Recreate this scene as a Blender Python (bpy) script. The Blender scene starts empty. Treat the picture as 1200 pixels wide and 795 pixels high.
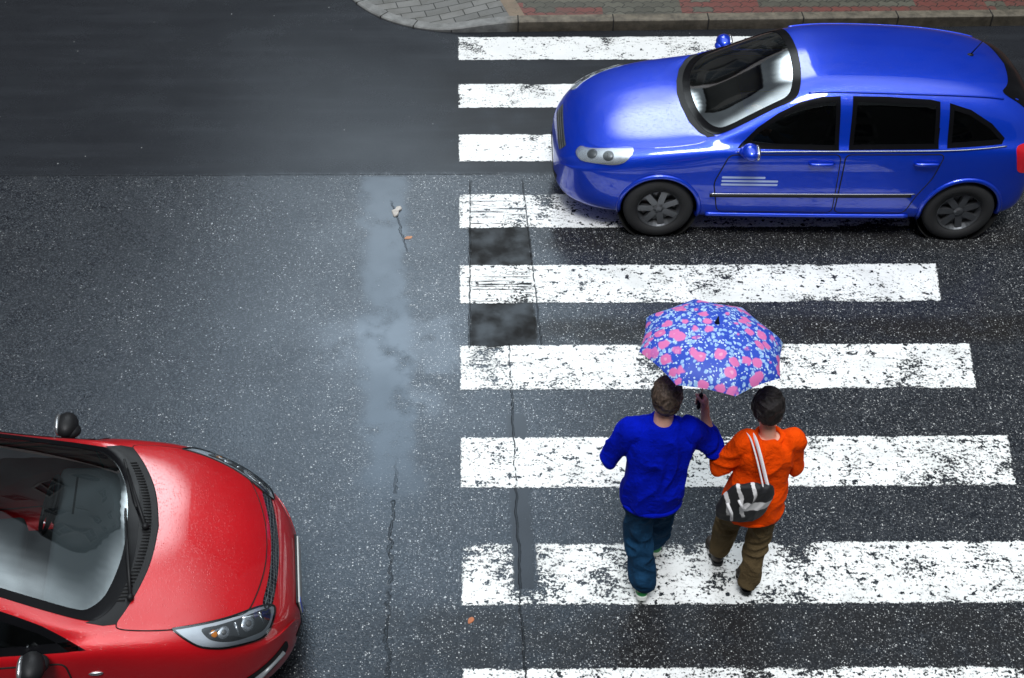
import bpy, bmesh, math, random
import numpy as np
from mathutils import Vector, Matrix, noise, geometry
from mathutils.bvhtree import BVHTree
random.seed(7)
scene = bpy.context.scene
COL = scene.collection
R = math.radians

# ------------------------------------------------------------------ objects
def tag(o, label=None, cat=None, group=None, kind=None):
    if label: o['label'] = label
    if cat: o['category'] = cat
    if group: o['group'] = group
    if kind: o['kind'] = kind
    return o

def thing(name, label, cat, loc=(0, 0, 0), rz=0, group=None):
    o = bpy.data.objects.new(name, None)
    o.empty_display_size = .1
    COL.objects.link(o)
    o.location = loc
    o.rotation_euler = (0, 0, rz)
    return tag(o, label, cat, group)

def mesh_obj(name, verts, faces, mat, parent=None, smooth=True, loc=None, normals=None):
    me = bpy.data.meshes.new(name)
    me.from_pydata([tuple(v) for v in verts], [], [tuple(f) for f in faces])
    me.validate()
    me.update()
    if smooth:
        me.polygons.foreach_set('use_smooth', [True] * len(me.polygons))
    o = bpy.data.objects.new(name, me)
    if mat: me.materials.append(mat)
    COL.objects.link(o)
    if parent: o.parent = parent
    if loc: o.location = loc
    if normals is not None and len(normals) == len(me.vertices):
        me.normals_split_custom_set_from_vertices([tuple(n) for n in normals])
    return o

class MB:
    """collects simple solids into one mesh"""
    def __init__(s): s.v = []; s.f = []
    def add(s, v, f):
        k = len(s.v); s.v += [Vector(p) for p in v]; s.f += [tuple(i + k for i in q) for q in f]
    def box(s, c, d, rot=None, taper=1.0):
        x, y, z = d[0] / 2, d[1] / 2, d[2] / 2
        P = [Vector((sx * x * (taper if sz > 0 else 1), sy * y * (taper if sz > 0 else 1), sz * z)) for sz in (-1, 1) for sy in (-1, 1) for sx in (-1, 1)]
        if rot: P = [rot @ p for p in P]
        P = [p + Vector(c) for p in P]
        s.add(P, [(0, 2, 3, 1), (4, 5, 7, 6), (0, 1, 5, 4), (2, 6, 7, 3), (0, 4, 6, 2), (1, 3, 7, 5)])
    def tube(s, pts, rad, n=10, caps=True, flat=1.0):
        pts = [Vector(p) for p in pts]
        if not hasattr(rad, '__len__'): rad = [rad] * len(pts)
        rings = []
        up = None
        for i, p in enumerate(pts):
            t = (pts[min(i + 1, len(pts) - 1)] - pts[max(i - 1, 0)]).normalized()
            if up is None:
                up = Vector((0, 0, 1)) if abs(t.z) < .9 else Vector((1, 0, 0))
            a = t.cross(up).normalized(); b = a.cross(t).normalized(); up = b
            rings.append([p + a * math.cos(6.28318 * k / n) * rad[i] + b * math.sin(6.28318 * k / n) * rad[i] * flat for k in range(n)])
        V = [q for r in rings for q in r]; F = []
        for i in range(len(pts) - 1):
            for k in range(n):
                F.append((i * n + k, i * n + (k + 1) % n, (i + 1) * n + (k + 1) % n, (i + 1) * n + k))
        if caps:
            F.append(tuple(range(n))[::-1]); F.append(tuple((len(pts) - 1) * n + k for k in range(n)))
        s.add(V, F)
    def lathe(s, prof, c=(0, 0, 0), axis='z', n=32, closed=False):
        V = []; F = []
        for (r, h) in prof:
            for k in range(n):
                a = 2 * math.pi * k / n
                q = (r * math.cos(a), r * math.sin(a), h)
                if axis == 'y': q = (q[0], q[2], q[1])
                if axis == 'x': q = (q[2], q[0], q[1])
                V.append(Vector(q) + Vector(c))
        m = len(prof)
        for i in range(m - 1 + (1 if closed else 0)):
            j = (i + 1) % m
            for k in range(n):
                F.append((i * n + k, i * n + (k + 1) % n, j * n + (k + 1) % n, j * n + k))
        s.add(V, F)
    def ball(s, c, r, rot=None, n=14, m=9):
        r = Vector((r, r, r)) if not hasattr(r, '__len__') else Vector(r)
        V = []; F = []
        for i in range(m + 1):
            t = math.pi * i / m
            for k in range(n):
                a = 2 * math.pi * k / n
                q = Vector((math.sin(t) * math.cos(a) * r.x, math.sin(t) * math.sin(a) * r.y, math.cos(t) * r.z))
                if rot: q = rot @ q
                V.append(q + Vector(c))
        for i in range(m):
            for k in range(n):
                F.append((i * n + k, (i + 1) * n + k, (i + 1) * n + (k + 1) % n, i * n + (k + 1) % n))
        s.add(V, F)
    def build(s, name, mat, parent=None, smooth=False, bevel=0, loc=None, weld=True):
        o = mesh_obj(name, s.v, s.f, mat, parent, smooth, loc)
        if weld or bevel:
            bm = bmesh.new(); bm.from_mesh(o.data)
            bmesh.ops.remove_doubles(bm, verts=bm.verts, dist=1e-5)
            bmesh.ops.recalc_face_normals(bm, faces=bm.faces)
            if bevel:
                ed = [e for e in bm.edges if len(e.link_faces) == 2 and e.calc_face_angle(0) > .6]
                bmesh.ops.bevel(bm, geom=ed, offset=bevel, segments=2, affect='EDGES', profile=.5)
                for f in bm.faces: f.smooth = True
            bm.to_mesh(o.data); bm.free()
        return o

# ------------------------------------------------------------------ node maths
class S:
    """a socket you can do arithmetic with"""
    def __init__(s, nt, sock): s.nt = nt; s.k = sock
    def _m(s, op, *o, clamp=False):
        n = s.nt.nodes.new('ShaderNodeMath'); n.operation = op; n.use_clamp = clamp
        for i, q in enumerate((s,) + o):
            if isinstance(q, S): s.nt.links.new(q.k, n.inputs[i])
            else: n.inputs[i].default_value = q
        return S(s.nt, n.outputs[0])
    def __add__(s, o): return s._m('ADD', o)
    __radd__ = __add__
    def __sub__(s, o): return s._m('SUBTRACT', o)
    def __rsub__(s, o): return (s * -1) + o
    def __mul__(s, o): return s._m('MULTIPLY', o)
    __rmul__ = __mul__
    def __truediv__(s, o): return s._m('DIVIDE', o)
    def abs(s): return s._m('ABSOLUTE')
    def pow(s, o): return s._m('POWER', o)
    def min(s, o): return s._m('MINIMUM', o)
    def max(s, o): return s._m('MAXIMUM', o)
    def sat(s): return s._m('MULTIPLY', 1.0, clamp=True)
    def frac(s): return s._m('FRACT')
    def floor(s): return s._m('FLOOR')
    def step(s, a, b):
        """smoothstep 0 at a, 1 at b (a may be above b)"""
        n = s.nt.nodes.new('ShaderNodeMapRange'); n.interpolation_type = 'SMOOTHSTEP'
        s.nt.links.new(s.k, n.inputs[0])
        if a < b: v = (a, b, 0, 1)
        else: v = (b, a, 1, 0)
        for i, q in enumerate(v): n.inputs[i + 1].default_value = q
        return S(s.nt, n.outputs[0])

class Mat:
    def __init__(s, name):
        s.m = bpy.data.materials.new(name); s.m.use_nodes = True
        s.nt = s.m.node_tree; s.b = s.nt.nodes['Principled BSDF']
        s.out = s.nt.nodes['Material Output']
    def node(s, t): return s.nt.nodes.new(t)
    def link(s, a, b): s.nt.links.new(a.k if isinstance(a, S) else a, b)
    def set(s, **kw):
        for k, v in kw.items():
            i = s.b.inputs[{'color': 'Base Color', 'rough': 'Roughness', 'metal': 'Metallic', 'spec': 'Specular IOR Level', 'coat': 'Coat Weight', 'coat_rough': 'Coat Roughness', 'trans': 'Transmission Weight', 'ior': 'IOR', 'alpha': 'Alpha', 'sheen': 'Sheen Weight'}.get(k, k)]
            if isinstance(v, S): s.link(v, i)
            elif isinstance(v, bpy.types.NodeSocket): s.link(v, i)
            elif k == 'color': i.default_value = (*v[:3], 1)
            else: i.default_value = v
        return s
    def pos(s, obj=False):
        if obj: v = s.node('ShaderNodeTexCoord').outputs['Object']
        else: v = s.node('ShaderNodeNewGeometry').outputs['Position']
        return v
    def xyz(s, v):
        n = s.node('ShaderNodeSeparateXYZ'); s.link(v, n.inputs[0])
        return [S(s.nt, n.outputs[i]) for i in range(3)]
    def comb(s, x, y, z=0.0):
        n = s.node('ShaderNodeCombineXYZ')
        for i, q in enumerate((x, y, z)):
            if isinstance(q, S): s.link(q, n.inputs[i])
            else: n.inputs[i].default_value = q
        return n.outputs[0]
    def noise(s, v, scale, detail=3, rough=.55, off=(0, 0, 0), stretch=None):
        if stretch or off != (0, 0, 0):
            mp = s.node('ShaderNodeMapping'); s.link(v, mp.inputs[0]); mp.inputs['Location'].default_value = off
            if stretch: mp.inputs['Scale'].default_value = stretch
            v = mp.outputs[0]
        n = s.node('ShaderNodeTexNoise'); s.link(v, n.inputs['Vector'])
        n.inputs['Scale'].default_value = scale; n.inputs['Detail'].default_value = detail; n.inputs['Roughness'].default_value = rough
        return S(s.nt, n.outputs[0])
    def voro(s, v, scale, feature='F1', rand=1.0, off=None):
        if off:
            mp = s.node('ShaderNodeMapping'); s.link(v, mp.inputs[0]); mp.inputs['Location'].default_value = off; v = mp.outputs[0]
        n = s.node('ShaderNodeTexVoronoi'); n.feature = feature; s.link(v, n.inputs['Vector'])
        n.inputs['Scale'].default_value = scale; n.inputs['Randomness'].default_value = rand
        if feature == 'DISTANCE_TO_EDGE': return S(s.nt, n.outputs['Distance'])
        c = s.node('ShaderNodeSeparateColor'); s.link(n.outputs['Color'], c.inputs[0])
        return S(s.nt, n.outputs['Distance']), S(s.nt, c.outputs[0]), S(s.nt, c.outputs[1])
    def mix(s, f, a, b):
        n = s.node('ShaderNodeMix'); n.data_type = 'RGBA'
        if isinstance(f, S): s.link(f, n.inputs[0])
        else: n.inputs[0].default_value = f
        for q, i in ((a, 6), (b, 7)):
            if isinstance(q, (tuple, list)): n.inputs[i].default_value = (*q[:3], 1)
            else: s.link(q, n.inputs[i])
        return n.outputs[2]
    def bump(s, h, strength=.3, dist=.01, to=('Normal',)):
        n = s.node('ShaderNodeBump'); n.inputs['Strength'].default_value = strength; n.inputs['Distance'].default_value = dist
        s.link(h, n.inputs['Height'])
        for t in to: s.link(n.outputs[0], s.b.inputs[t])
        return s

def simple(name, color, rough=.5, metal=0, spec=.5, coat=0, mottled=.15, scale=8, bumps=0, bscale=60):
    """a plain paint / plastic / cloth with slight procedural unevenness"""
    M = Mat(name); v = M.pos(True)
    n = M.noise(v, scale, 4)
    lo = tuple(c * (1 - mottled) for c in color); hi = tuple(min(1, c * (1 + mottled)) for c in color)
    M.set(color=M.mix(n, lo, hi), rough=(n * .15 + (rough - .07)), metal=metal, spec=spec, coat=coat)
    if bumps: M.bump(M.noise(v, bscale, 3), bumps, .004)
    return M.m

# ------------------------------------------------------------------ camera, light
cam_d = bpy.data.cameras.new('camera'); cam = bpy.data.objects.new('camera', cam_d); COL.objects.link(cam)
cam.location = (0, 0, 7.25); cam.rotation_euler = (R(90 - 42), 0, R(-.36))
cam_d.sensor_width = 36; cam_d.lens = 48.03; cam_d.shift_x = .0467; cam_d.clip_end = 1000; cam_d.clip_start = .05
scene.camera = cam

world = bpy.data.worlds.new('World'); scene.world = world; world.use_nodes = True
wn = world.node_tree; wn.nodes.clear()
def W_(t): return wn.nodes.new(t)
tc = W_('ShaderNodeTexCoord')
sky = W_('ShaderNodeTexSky'); sky.sky_type = 'NISHITA'; sky.sun_disc = False
SUN_EL, SUN_AZ = 68.0, 192.0     # the veiled sun is high, behind and left of the camera
sky.sun_elevation = R(SUN_EL); sky.sun_rotation = R(SUN_AZ)
sky.dust_density = 4; sky.ozone_density = 2
hsv = W_('ShaderNodeHueSaturation'); hsv.inputs['Saturation'].default_value = .45
wn.links.new(sky.outputs[0], hsv.inputs['Color'])
sp = W_('ShaderNodeSeparateXYZ'); wn.links.new(tc.outputs['Generated'], sp.inputs[0])
el = S(wn, sp.outputs[2])
# broken overcast: cloud noise on the sky dome
cn = W_('ShaderNodeTexNoise'); wn.links.new(tc.outputs['Generated'], cn.inputs['Vector']); cn.inputs['Scale'].default_value = 2.2; cn.inputs['Detail'].default_value = 5
cl = S(wn, cn.outputs[0]).step(.3, .7)
# bright sky patch added ahead of the camera for the wet road sheen
dot = W_('ShaderNodeVectorMath'); dot.operation = 'DOT_PRODUCT'; wn.links.new(tc.outputs['Generated'], dot.inputs[0])
def direction(el_, az_): return Vector((math.cos(R(el_)) * math.sin(R(az_)), math.cos(R(el_)) * math.cos(R(az_)), math.sin(R(el_))))
gx, gy, gz = direction(43.5, -3.5)
dot.inputs[1].default_value = (gx, gy, gz)
dd = S(wn, dot.outputs['Value'])
glow = dd.step(.958, 1.0)
glow = glow * glow
lum = (cl * .4 + .8) * (el.step(.70, .94) * 1.85 + .09) * .62 + glow * 6.0
cc = W_('ShaderNodeMix'); cc.data_type = 'RGBA'; cc.blend_type = 'MULTIPLY'; cc.inputs[0].default_value = 1
cc.inputs[6].default_value = (.86, .95, 1.0, 1); wn.links.new(lum.k, cc.inputs[7])
b1 = W_('ShaderNodeBackground'); wn.links.new(hsv.outputs[0], b1.inputs[0]); b1.inputs[1].default_value = .012
b2 = W_('ShaderNodeBackground'); wn.links.new(cc.outputs[2], b2.inputs[0]); b2.inputs[1].default_value = 1.6
ad = W_('ShaderNodeAddShader'); wn.links.new(b1.outputs[0], ad.inputs[0]); wn.links.new(b2.outputs[0], ad.inputs[1])
wo = W_('ShaderNodeOutputWorld'); wn.links.new(ad.outputs[0], wo.inputs[0])

sd = bpy.data.lights.new('sun', 'SUN'); sd.energy = 2.25; sd.angle = R(18); sd.color = (.97, .985, 1.0)
sun = bpy.data.objects.new('sun', sd); COL.objects.link(sun)
sun.rotation_euler = (-direction(SUN_EL, SUN_AZ)).to_track_quat('-Z', 'Y').to_euler()
scene.view_settings.view_transform = 'Standard'; scene.view_settings.look = 'None'; scene.view_settings.exposure = 0; scene.view_settings.gamma = 1
try:
    scene.cycles.use_denoising = True; scene.cycles.denoiser = 'OPENIMAGEDENOISE'
    scene.cycles.denoising_prefilter = 'ACCURATE'
    scene.cycles.max_bounces = 8; scene.cycles.transparent_max_bounces = 12
except Exception: pass

# ------------------------------------------------------------------ road
def road_material():
    M = Mat('wet_asphalt'); P = M.pos()
    X0, Y0, Z0 = M.xyz(P)
    w1 = M.noise(P, 3.0, 4) - .5; w2 = M.noise(P, 14, 3, off=(7, 3, 0)) - .5; w3 = M.noise(P, 3.0, 4, off=(31, 9, 0)) - .5
    X = X0 + w1 * .10 + w2 * .05; Y = Y0 + w3 * .07 + w2 * .03
    Xs = X0 + w2 * .06 + w1 * .04; Ys = Y0 + w2 * .05 + w3 * .04
    def box(x0, x1, y0, y1, s=.03, tight=False):
        a, b = (Xs, Ys) if tight else (X, Y)
        return a.step(x0 - s, x0 + s) * a.step(x1 + s, x1 - s) * b.step(y0 - s, y0 + s) * b.step(y1 + s, y1 - s)
    old = (Ys + w2 * .05).step(10.36, 10.26)
    big = M.noise(P, .55, 4, off=(3, 8, 0)); mid = M.noise(P, 4, 5); fine = M.noise(P, 70, 3); vf = M.noise(P, 210, 2)
    # sealed strip, patch, trench, damp and painted vignette areas
    XS = X0 + w1 * .34 + w2 * .08 + (Y - 9.0) * .05
    strip = XS.step(-.88, -.70) * XS.step(-.36, -.48) * Y.step(5.9, 7.2) * Ys.step(10.30, 10.26)
    strip = (strip * (mid * .6 + fine * .4).step(.30, .52) * (big * .6 + .65)).sat()
    film = (box(-1.1, .06, 7.7, 8.3, .2) * mid.step(.3, .55) + box(-.45, -.1, 7.2, 8.3, .12) * mid.step(.4, .6)).sat()
    patch = box(.10, .63, 7.94, 9.58, .015, True)
    trench = box(.36, .50, 5.6, 7.2, .012, True)
    smooth = (strip * 1.1 + patch + trench + (1 - old)).min(1.0)
    damp_vignette = box(.6, 9, 8.0, 8.30, .09) + box(.65, 9, 9.18, 9.52, .12) * .8 + (Ys.step(5.55, 5.35) * Xs.step(-1.2, .2)) * .75 + box(-.2, 9, 10.3, 12.2, .4) * .5  # damp tracks, plus vignette darkening painted over the near road
    damp_vignette = (damp_vignette * mid.step(.15, .6)).sat()
    # aggregate: light chips of stone in dark binder
    dg, cg_, rg = M.voro(P, 95, off=(2, 7, 0))
    d1, c1, r1 = M.voro(P, 76); d2, c2, r2 = M.voro(P, 125, off=(5, 2, 0)); d3, c3, r3 = M.voro(P, 34, off=(9, 9, 0))
    dens = (M.noise(P, 1.1, 3, off=(11, 2, 0)) - .5) * .30 + .05 + (M.noise(P, 7, 3, off=(1, 2, 6)) - .5) * .12
    near = Xs.step(-2.4, .2) * 1.8 - .9
    s1 = (c1 + dens + near * .05).step(.91, 1.0) * d1.step(.42, .25)
    s2 = (c2 + dens + near * .07).step(.88, .99) * d2.step(.45, .25)
    s3 = (c3 + dens).step(.99, 1.03) * .7 * d3.step(.3, .2)
    chips = (s1 * (r1 * .6 + .4) + s2 * (r2 * .6 + .3) + s3).sat() * (1 - smooth) * (Xs.step(-4.5, -.3) * .6 + .4) 
    rare = (M.voro(P, 26, off=(3, 1, 4))[1].step(.9955, .998) * M.voro(P, 26, off=(3, 1, 4))[0].step(.2, .1)) * (1 - patch)
    chips = (chips + rare).sat()
    base = M.mix(fine.step(.25, .75), (.006, .007, .009), (.022, .024, .029))
    base = M.mix((cg_.step(.45, 1.0) * (1 - smooth * (1 - (1 - old) * .45)) * .75).sat(), base, (.070, .075, .083))
    base = M.mix((rg.step(.6, 1.0) * (1 - smooth) * .7).sat(), base, (.004, .004, .005))
    base = M.mix(mid.step(.3, .75) * .5, base, (.030, .032, .036))
    base = M.mix(((1 - old) * .75).sat(), base, (.016, .017, .020))
    streak = M.noise(P, 2.0, 5, stretch=(.35, 3, 1), off=(2, 6, 0))
    base = M.mix(streak.step(.42, .8) * .45 * (1 - old), base, (.034, .037, .043))
    base = M.mix((strip * .75).sat(), base, (.026, .034, .046))
    base = M.mix((film * .45).sat(), base, (.075, .085, .10))
    base = M.mix((patch * .85).sat(), base, (.012, .011, .010))
    base = M.mix((trench * .7).sat(), base, (.03, .031, .034))
    base = M.mix((damp_vignette * .72).sat(), base, (.014, .012, .010))
    chipcol = M.mix(r1, (.16, .16, .165), (.66, .66, .65))
    col = M.mix((chips * (1 - strip * .9)).sat(), base, chipcol)
    # cracks
    def crack(expr, lim, wdt=.006):
        return expr.abs().step(wdt * 1.6, wdt * .5) * lim
    wig = M.noise(P, 9, 5, off=(1, 1, 1)) - .5; wig2 = M.noise(P, 2.2, 3, off=(4, 1, 1)) - .5
    k = crack(X0 - .405 + wig * .05 + wig2 * .05, Y0.step(4.0, 4.3) * Y0.step(8.0, 7.97))
    k = k + crack(X0 + .455 + wig * .13 + wig2 * .12, Y0.step(6.9, 6.2), .0075) * M.noise(P, 6, 2).step(.35, .5)
    k = k + crack(X0 - .105 + wig * .03 - (Y0 - 9) * .012, Ys.step(7.9, 7.96) * Y0.step(10.25, 10.2))
    k = k + crack(X0 - .632 + wig * .025 + (Y0 - 9) * .03, Ys.step(7.9, 7.96) * Y0.step(10.25, 10.2), .005)
    k = k + crack(Y0 - 10.31 + wig * .03, X0.step(.6, .2) , .006) * .5
    k = k + crack(X0 + .52 + (Y0 - 9.6) * .22 + wig * .09, Y0.step(9.1, 9.3) * Y0.step(9.95, 9.8), .005)
    k = k.sat()
    col = M.mix((k * .9).sat(), col, (.006, .006, .006))
    # wetness
    film_n = M.noise(P, 1.6, 5, off=(21, 4, 2))
    wet = (strip * .8 + film * .6 + patch * .5 + big.step(.35, .7) * .35).sat()
    rough = (1 - wet * .2) * .235 + (film_n - .5) * .22 + (fine - .5) * .1 + (1 - old) * .03 - damp_vignette * .04
    M.set(color=col, rough=rough, spec=((1 - damp_vignette * .6) * (1 - patch * (mid.step(.75, .35) * .5 + .45)) * (1 - trench * .3) * (1 - (1 - old) * .5) * (.27 + strip * .06 + film * .07)))
    M.b.inputs['Specular Tint'].default_value = (.62, .80, 1.0, 1)
    h = fine * .5 * (1 - smooth * .75) + (d1 * -.5 + d2 * -.25) * (1 - smooth * .9) + mid * .3 - k * 2.0 + vf * .12
    M.bump(h, .30, .004)
    return M.m
M_road = road_material()
def sheet(name, pts, z, mat, label=None):
    o = mesh_obj(name, [(x, y, z) for x, y in pts], [tuple(range(len(pts)))], mat, smooth=False)
    return tag(o, label, kind='structure')
tag(sheet('road', [(-150, -60), (150, -60), (150, 150), (-150, 150)], 0, M_road), kind='structure')

# ------------------------------------------------------------------ crossing stripes
def paint_material():
    M = Mat('worn_road_paint'); P = M.pos(); O = M.pos(True)
    X, Y, Z = M.xyz(P); ox, oy, oz = M.xyz(O)
    e = (ox + 2.0).min(ox * -1 + oy * .18 + 1.985).min(oy.abs() * -1 + .25)          # distance to the edge of the stripe
    n1 = M.noise(P, 55, 4, .65); n2 = M.noise(P, 18, 4, .6, off=(4, 4, 0)); low = M.noise(P, 1.5, 3, off=(8, 1, 0)); low2 = M.noise(P, 5, 3, off=(1, 9, 0))
    nh = M.noise(P, 7, 5, .7, stretch=(.35, 6, 1)); nl = M.noise(P, 26, 4, .6, stretch=(.5, 1.2, 1))
    zone = Y.step(10.3, 10.0)
    # specks where the aggregate pokes through, denser in worn zones
    t = low.step(.35, .75) * .11 + low2.step(.4, .8) * .07 + zone * .035 + Y.step(8.2, 5.5) * .01
    blot = M.noise(P, 2.3, 5, .6, off=(6, 6, 1)); t = t + blot.step(.48, .76) * .145
    holes = (n1 * .6 + nl * .4 + t).step(.648, .695)
    holes = holes.max((n2 + low2 * .2 + zone * .04).step(.735, .76))
    edge = e + (n1 - .5) * .06 + (n2 - .5) * .05 - blot.step(.45, .75) * .02
    holes = holes.max(edge.step(.006, .001))
    pt = X.step(.10, .13) * X.step(.63, .60) * Y.step(7.95, 8.05) * Y.step(10.2, 10.1)
    holes = holes.max(pt * (nh + (oy.abs() * -1 + .25) * .4).step(.60, .66))
    wig = M.noise(P, 9, 5, off=(1, 1, 1)) - .5; wig2 = M.noise(P, 2.2, 3, off=(4, 1, 1)) - .5
    k = (X - .405 + wig * .05 + wig2 * .05).abs().step(.009, .003) * Y.step(8.05, 8.0)
    k = k.max((X - .105 + wig * .03 - (Y - 9) * .012).abs().step(.010, .003) * Y.step(7.9, 8.1) * Y.step(10.2, 10.1))
    k = k.max((X - .632 + wig * .025 + (Y - 9) * .03).abs().step(.009, .003) * Y.step(7.9, 8.1) * Y.step(10.2, 10.1))
    holes = holes.max(k * (n2.step(.3, .5)))
    wv = (n2 - .5) * .05
    cut = (X + wv).step(.355, .37) * (X + wv).step(.535, .515) * (Y + wv).step(5.58, 5.60) * Y.step(6.2, 6.1)
    holes = holes.max(cut)
    dirt = M.noise(P, 3, 5, off=(5, 5, 5)).step(.35, .8)
    col = M.mix(dirt * .65, (.82, .82, .81), (.55, .55, .535))
    col = M.mix(Y.step(10.2, 12.9) * .6, col, (.55, .545, .54))  # far stripes greyed: vignette darkening put into the paint colour
    col = M.mix(((n1 * .6 + nl * .4 + t).step(.58, .655) * .5).sat(), col, (.45, .45, .43))
    M.set(color=col, rough=.48, spec=.45)
    M.bump(n1, .25, .003)
    tr = M.node('ShaderNodeBsdfTransparent'); mx = M.node('ShaderNodeMixShader')
    M.link(holes, mx.inputs[0]); M.link(M.b.outputs[0], mx.inputs[1]); M.link(tr.outputs[0], mx.inputs[2]); M.link(mx.outputs[0], M.out.inputs[0])
    return M.m
M_paint = paint_material()
for y0, y1 in [(12.32, 12.79), (11.42, 11.86), (10.504, 10.957), (9.49, 9.995), (8.48, 8.98), (7.465, 7.975), (6.47, 6.97), (5.452, 5.975), (4.46, 4.97)]:
    yc = (y0 + y1) / 2; hh = (y1 - y0) / 2
    o = mesh_obj('crosswalk_marking', [(-2, -.25, 0), (1.94, -.25, 0), (2.03, .25, 0), (-2, .25, 0)], [(0, 1, 2, 3)], M_paint, smooth=False, loc=(2.015, yc, .0035))
    o.scale.y = hh / .25
    tag(o, group='white stripes of the pedestrian crossing', kind='structure')

# ------------------------------------------------------------------ pavement and kerb
def kerb_line(n=90):
    P = []
    for i in range(41):                                   # quarter bend into the side street
        a = R(180 + 90 * i / 40)
        P.append((.05 + 1.33 * math.cos(a), 14.19 + 1.30 * math.sin(a)))
    P = [(-1.28, 14.19 + 1.2 * k) for k in range(20, 0, -1)] + P
    x = .05
    while x < 40:
        x += .25; P.append((x, 12.89 + .018 * (x - .05)))
    return P
def kh(x):
    t = min(1, max(0, (x + .35) / 1.05)); t = t * t * (3 - 2 * t)
    return .025 + .10 * t
KL = kerb_line()
def offset_line(L, d):
    out = []
    for i, p in enumerate(L):
        a = Vector(L[max(0, i - 1)]); b = Vector(L[min(len(L) - 1, i + 1)])
        t = (b - a).normalized(); nrm = Vector((-t.y, t.x))
        out.append((p[0] + nrm.x * d, p[1] + nrm.y * d))
    return out
def kerb_material():
    M = Mat('kerb_concrete'); P = M.pos(); X, Y, Z = M.xyz(P)
    n = M.noise(P, 9, 6, .7); n2 = M.noise(P, 60, 3); n3 = M.noise(P, 2, 3, off=(3, 3, 3))
    tan = X.step(.45, .7)
    c = M.mix(n.step(.25, .75), (.045, .038, .028), (.16, .135, .10))
    g = M.mix(n.step(.25, .75), (.10, .10, .097), (.20, .20, .195))
    c = M.mix(tan, g, c)
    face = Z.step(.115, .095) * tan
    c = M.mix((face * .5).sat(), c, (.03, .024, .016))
    c = M.mix((n3.step(.5, .8) * .3).sat(), c, (.03, .03, .02))
    M.set(color=c, rough=.6, spec=.4); M.bump(n2 + n * .5, .5, .004)
    return M.m
M_kerb = kerb_material()
V = []; F = []
inner = offset_line(KL, .125)
b1_ = offset_line(KL, .012)
dist = 0; last = None; seglen = 0
prof_n = 5
for i, p in enumerate(KL):
    h = kh(p[0]) if i > 30 else .025
    q = inner[i]; c = b1_[i]
    V += [(p[0], p[1], -.02), (p[0], p[1], h - .012), (c[0], c[1], h), (q[0], q[1], h), (q[0], q[1], -.02)]
for i in range(len(KL) - 1):
    for j in range(4):
        F.append((i * 5 + j, (i + 1) * 5 + j, (i + 1) * 5 + j + 1, i * 5 + j + 1))
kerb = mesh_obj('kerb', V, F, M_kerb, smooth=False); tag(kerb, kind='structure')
M_joint = simple('joint_dirt', (.012, .010, .008), .8)
jm = MB()
x = .649 - 1.0
jx = [.649 + 1.005 * k for k in range(0, 38)]
for xx in jx:
    yy = 12.89 + .018 * (xx - .05)
    jm.box((xx, yy + .06, .060), (.013, .136, .135))
for k in (6, 14, 22, 30, 38):
    p = Vector(KL[20 + k]); t = (Vector(KL[21 + k]) - p).normalized(); n = Vector((-t.y, t.x)); c = p + n * .06
    jm.box((c.x, c.y, .009), (.01, .13, .036), Matrix.Rotation(math.atan2(t.y, t.x), 3, 'Z'))
o = jm.build('kerb_joints', M_joint); o.name = 'kerb_joint_line'; tag(o, kind='structure')

def paver_material():
    M = Mat('concrete_pavers'); P = M.pos(); X, Y, Z = M.xyz(P)
    def bricks(vec, w, h, c1, c2, mortar, bias=0):
        n = M.node('ShaderNodeTexBrick'); M.link(vec, n.inputs['Vector'])
        n.inputs['Color1'].default_value = (*c1, 1); n.inputs['Color2'].default_value = (*c2, 1); n.inputs['Mortar'].default_value = (*mortar, 1)
        n.inputs['Scale'].default_value = 1; n.inputs['Brick Width'].default_value = w; n.inputs['Row Height'].default_value = h
        n.inputs['Mortar Size'].default_value = .006; n.inputs['Mortar Smooth'].default_value = .2; n.inputs['Bias'].default_value = bias
        return n
    # interlocking pavers: zigzag the joints
    tri = ((X / .105).frac() - .5).abs() - .25
    triy = ((Y / .11).frac() - .5).abs() - .25
    vec = M.comb(X + triy * .07, Y + tri * .08)
    b = bricks(vec, .21, .11, (.045, .042, .030), (.085, .080, .060), (.008, .007, .006))
    # which pavers are red: groups of neighbouring columns
    cell = M.comb((X / .84 + .15).floor() * 1.7, (Y / .44).floor() * 2.3)
    wn_ = M.node('ShaderNodeTexWhiteNoise'); M.link(cell, wn_.inputs['Vector'])
    red = S(M.nt, wn_.outputs['Value']).step(.40, .42)
    cell2 = M.comb((X / .21).floor(), (Y / .11).floor()); wn2 = M.node('ShaderNodeTexWhiteNoise'); M.link(cell2, wn2.inputs['Vector'])
    red = (red * S(M.nt, wn2.outputs['Value']).step(.08, .1))
    notm = 1 - S(M.nt, b.outputs['Fac'])
    pav = M.mix((red * notm * .85).sat(), b.outputs['Color'], (.13, .028, .022))
    # grey rectangular pavers on the corner
    vec2 = M.comb(X * .97 + Y * .24, Y * .97 - X * .24)
    n = bricks(vec2, .26, .13, (.095, .094, .090), (.145, .142, .135), (.012, .012, .011))
    left = (X + (Y - 13.3) * .25).step(.50, .49)
    col = M.mix(left, pav, n.outputs['Color'])
    tanb = (X + (Y - 13.3) * .25).step(.49, .50) * (X + (Y - 13.3) * .25).step(.66, .65)
    col = M.mix((tanb * .8).sat(), col, (.17, .135, .09))
    dirt = M.noise(P, 5, 5); col = M.mix((dirt.step(.4, .8) * .45).sat(), col, (.05, .045, .035))
    M.set(color=col, rough=.55, spec=.45)
    h = M.mix(left, b.outputs['Fac'], n.outputs['Fac'])
    hh = M.node('ShaderNodeRGBToBW'); M.link(h, hh.inputs[0])
    M.bump((1 - S(M.nt, hh.outputs[0])) + M.noise(P, 40, 4) * .3, .6, .006)
    return M.m
M_pave = paver_material()
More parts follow.
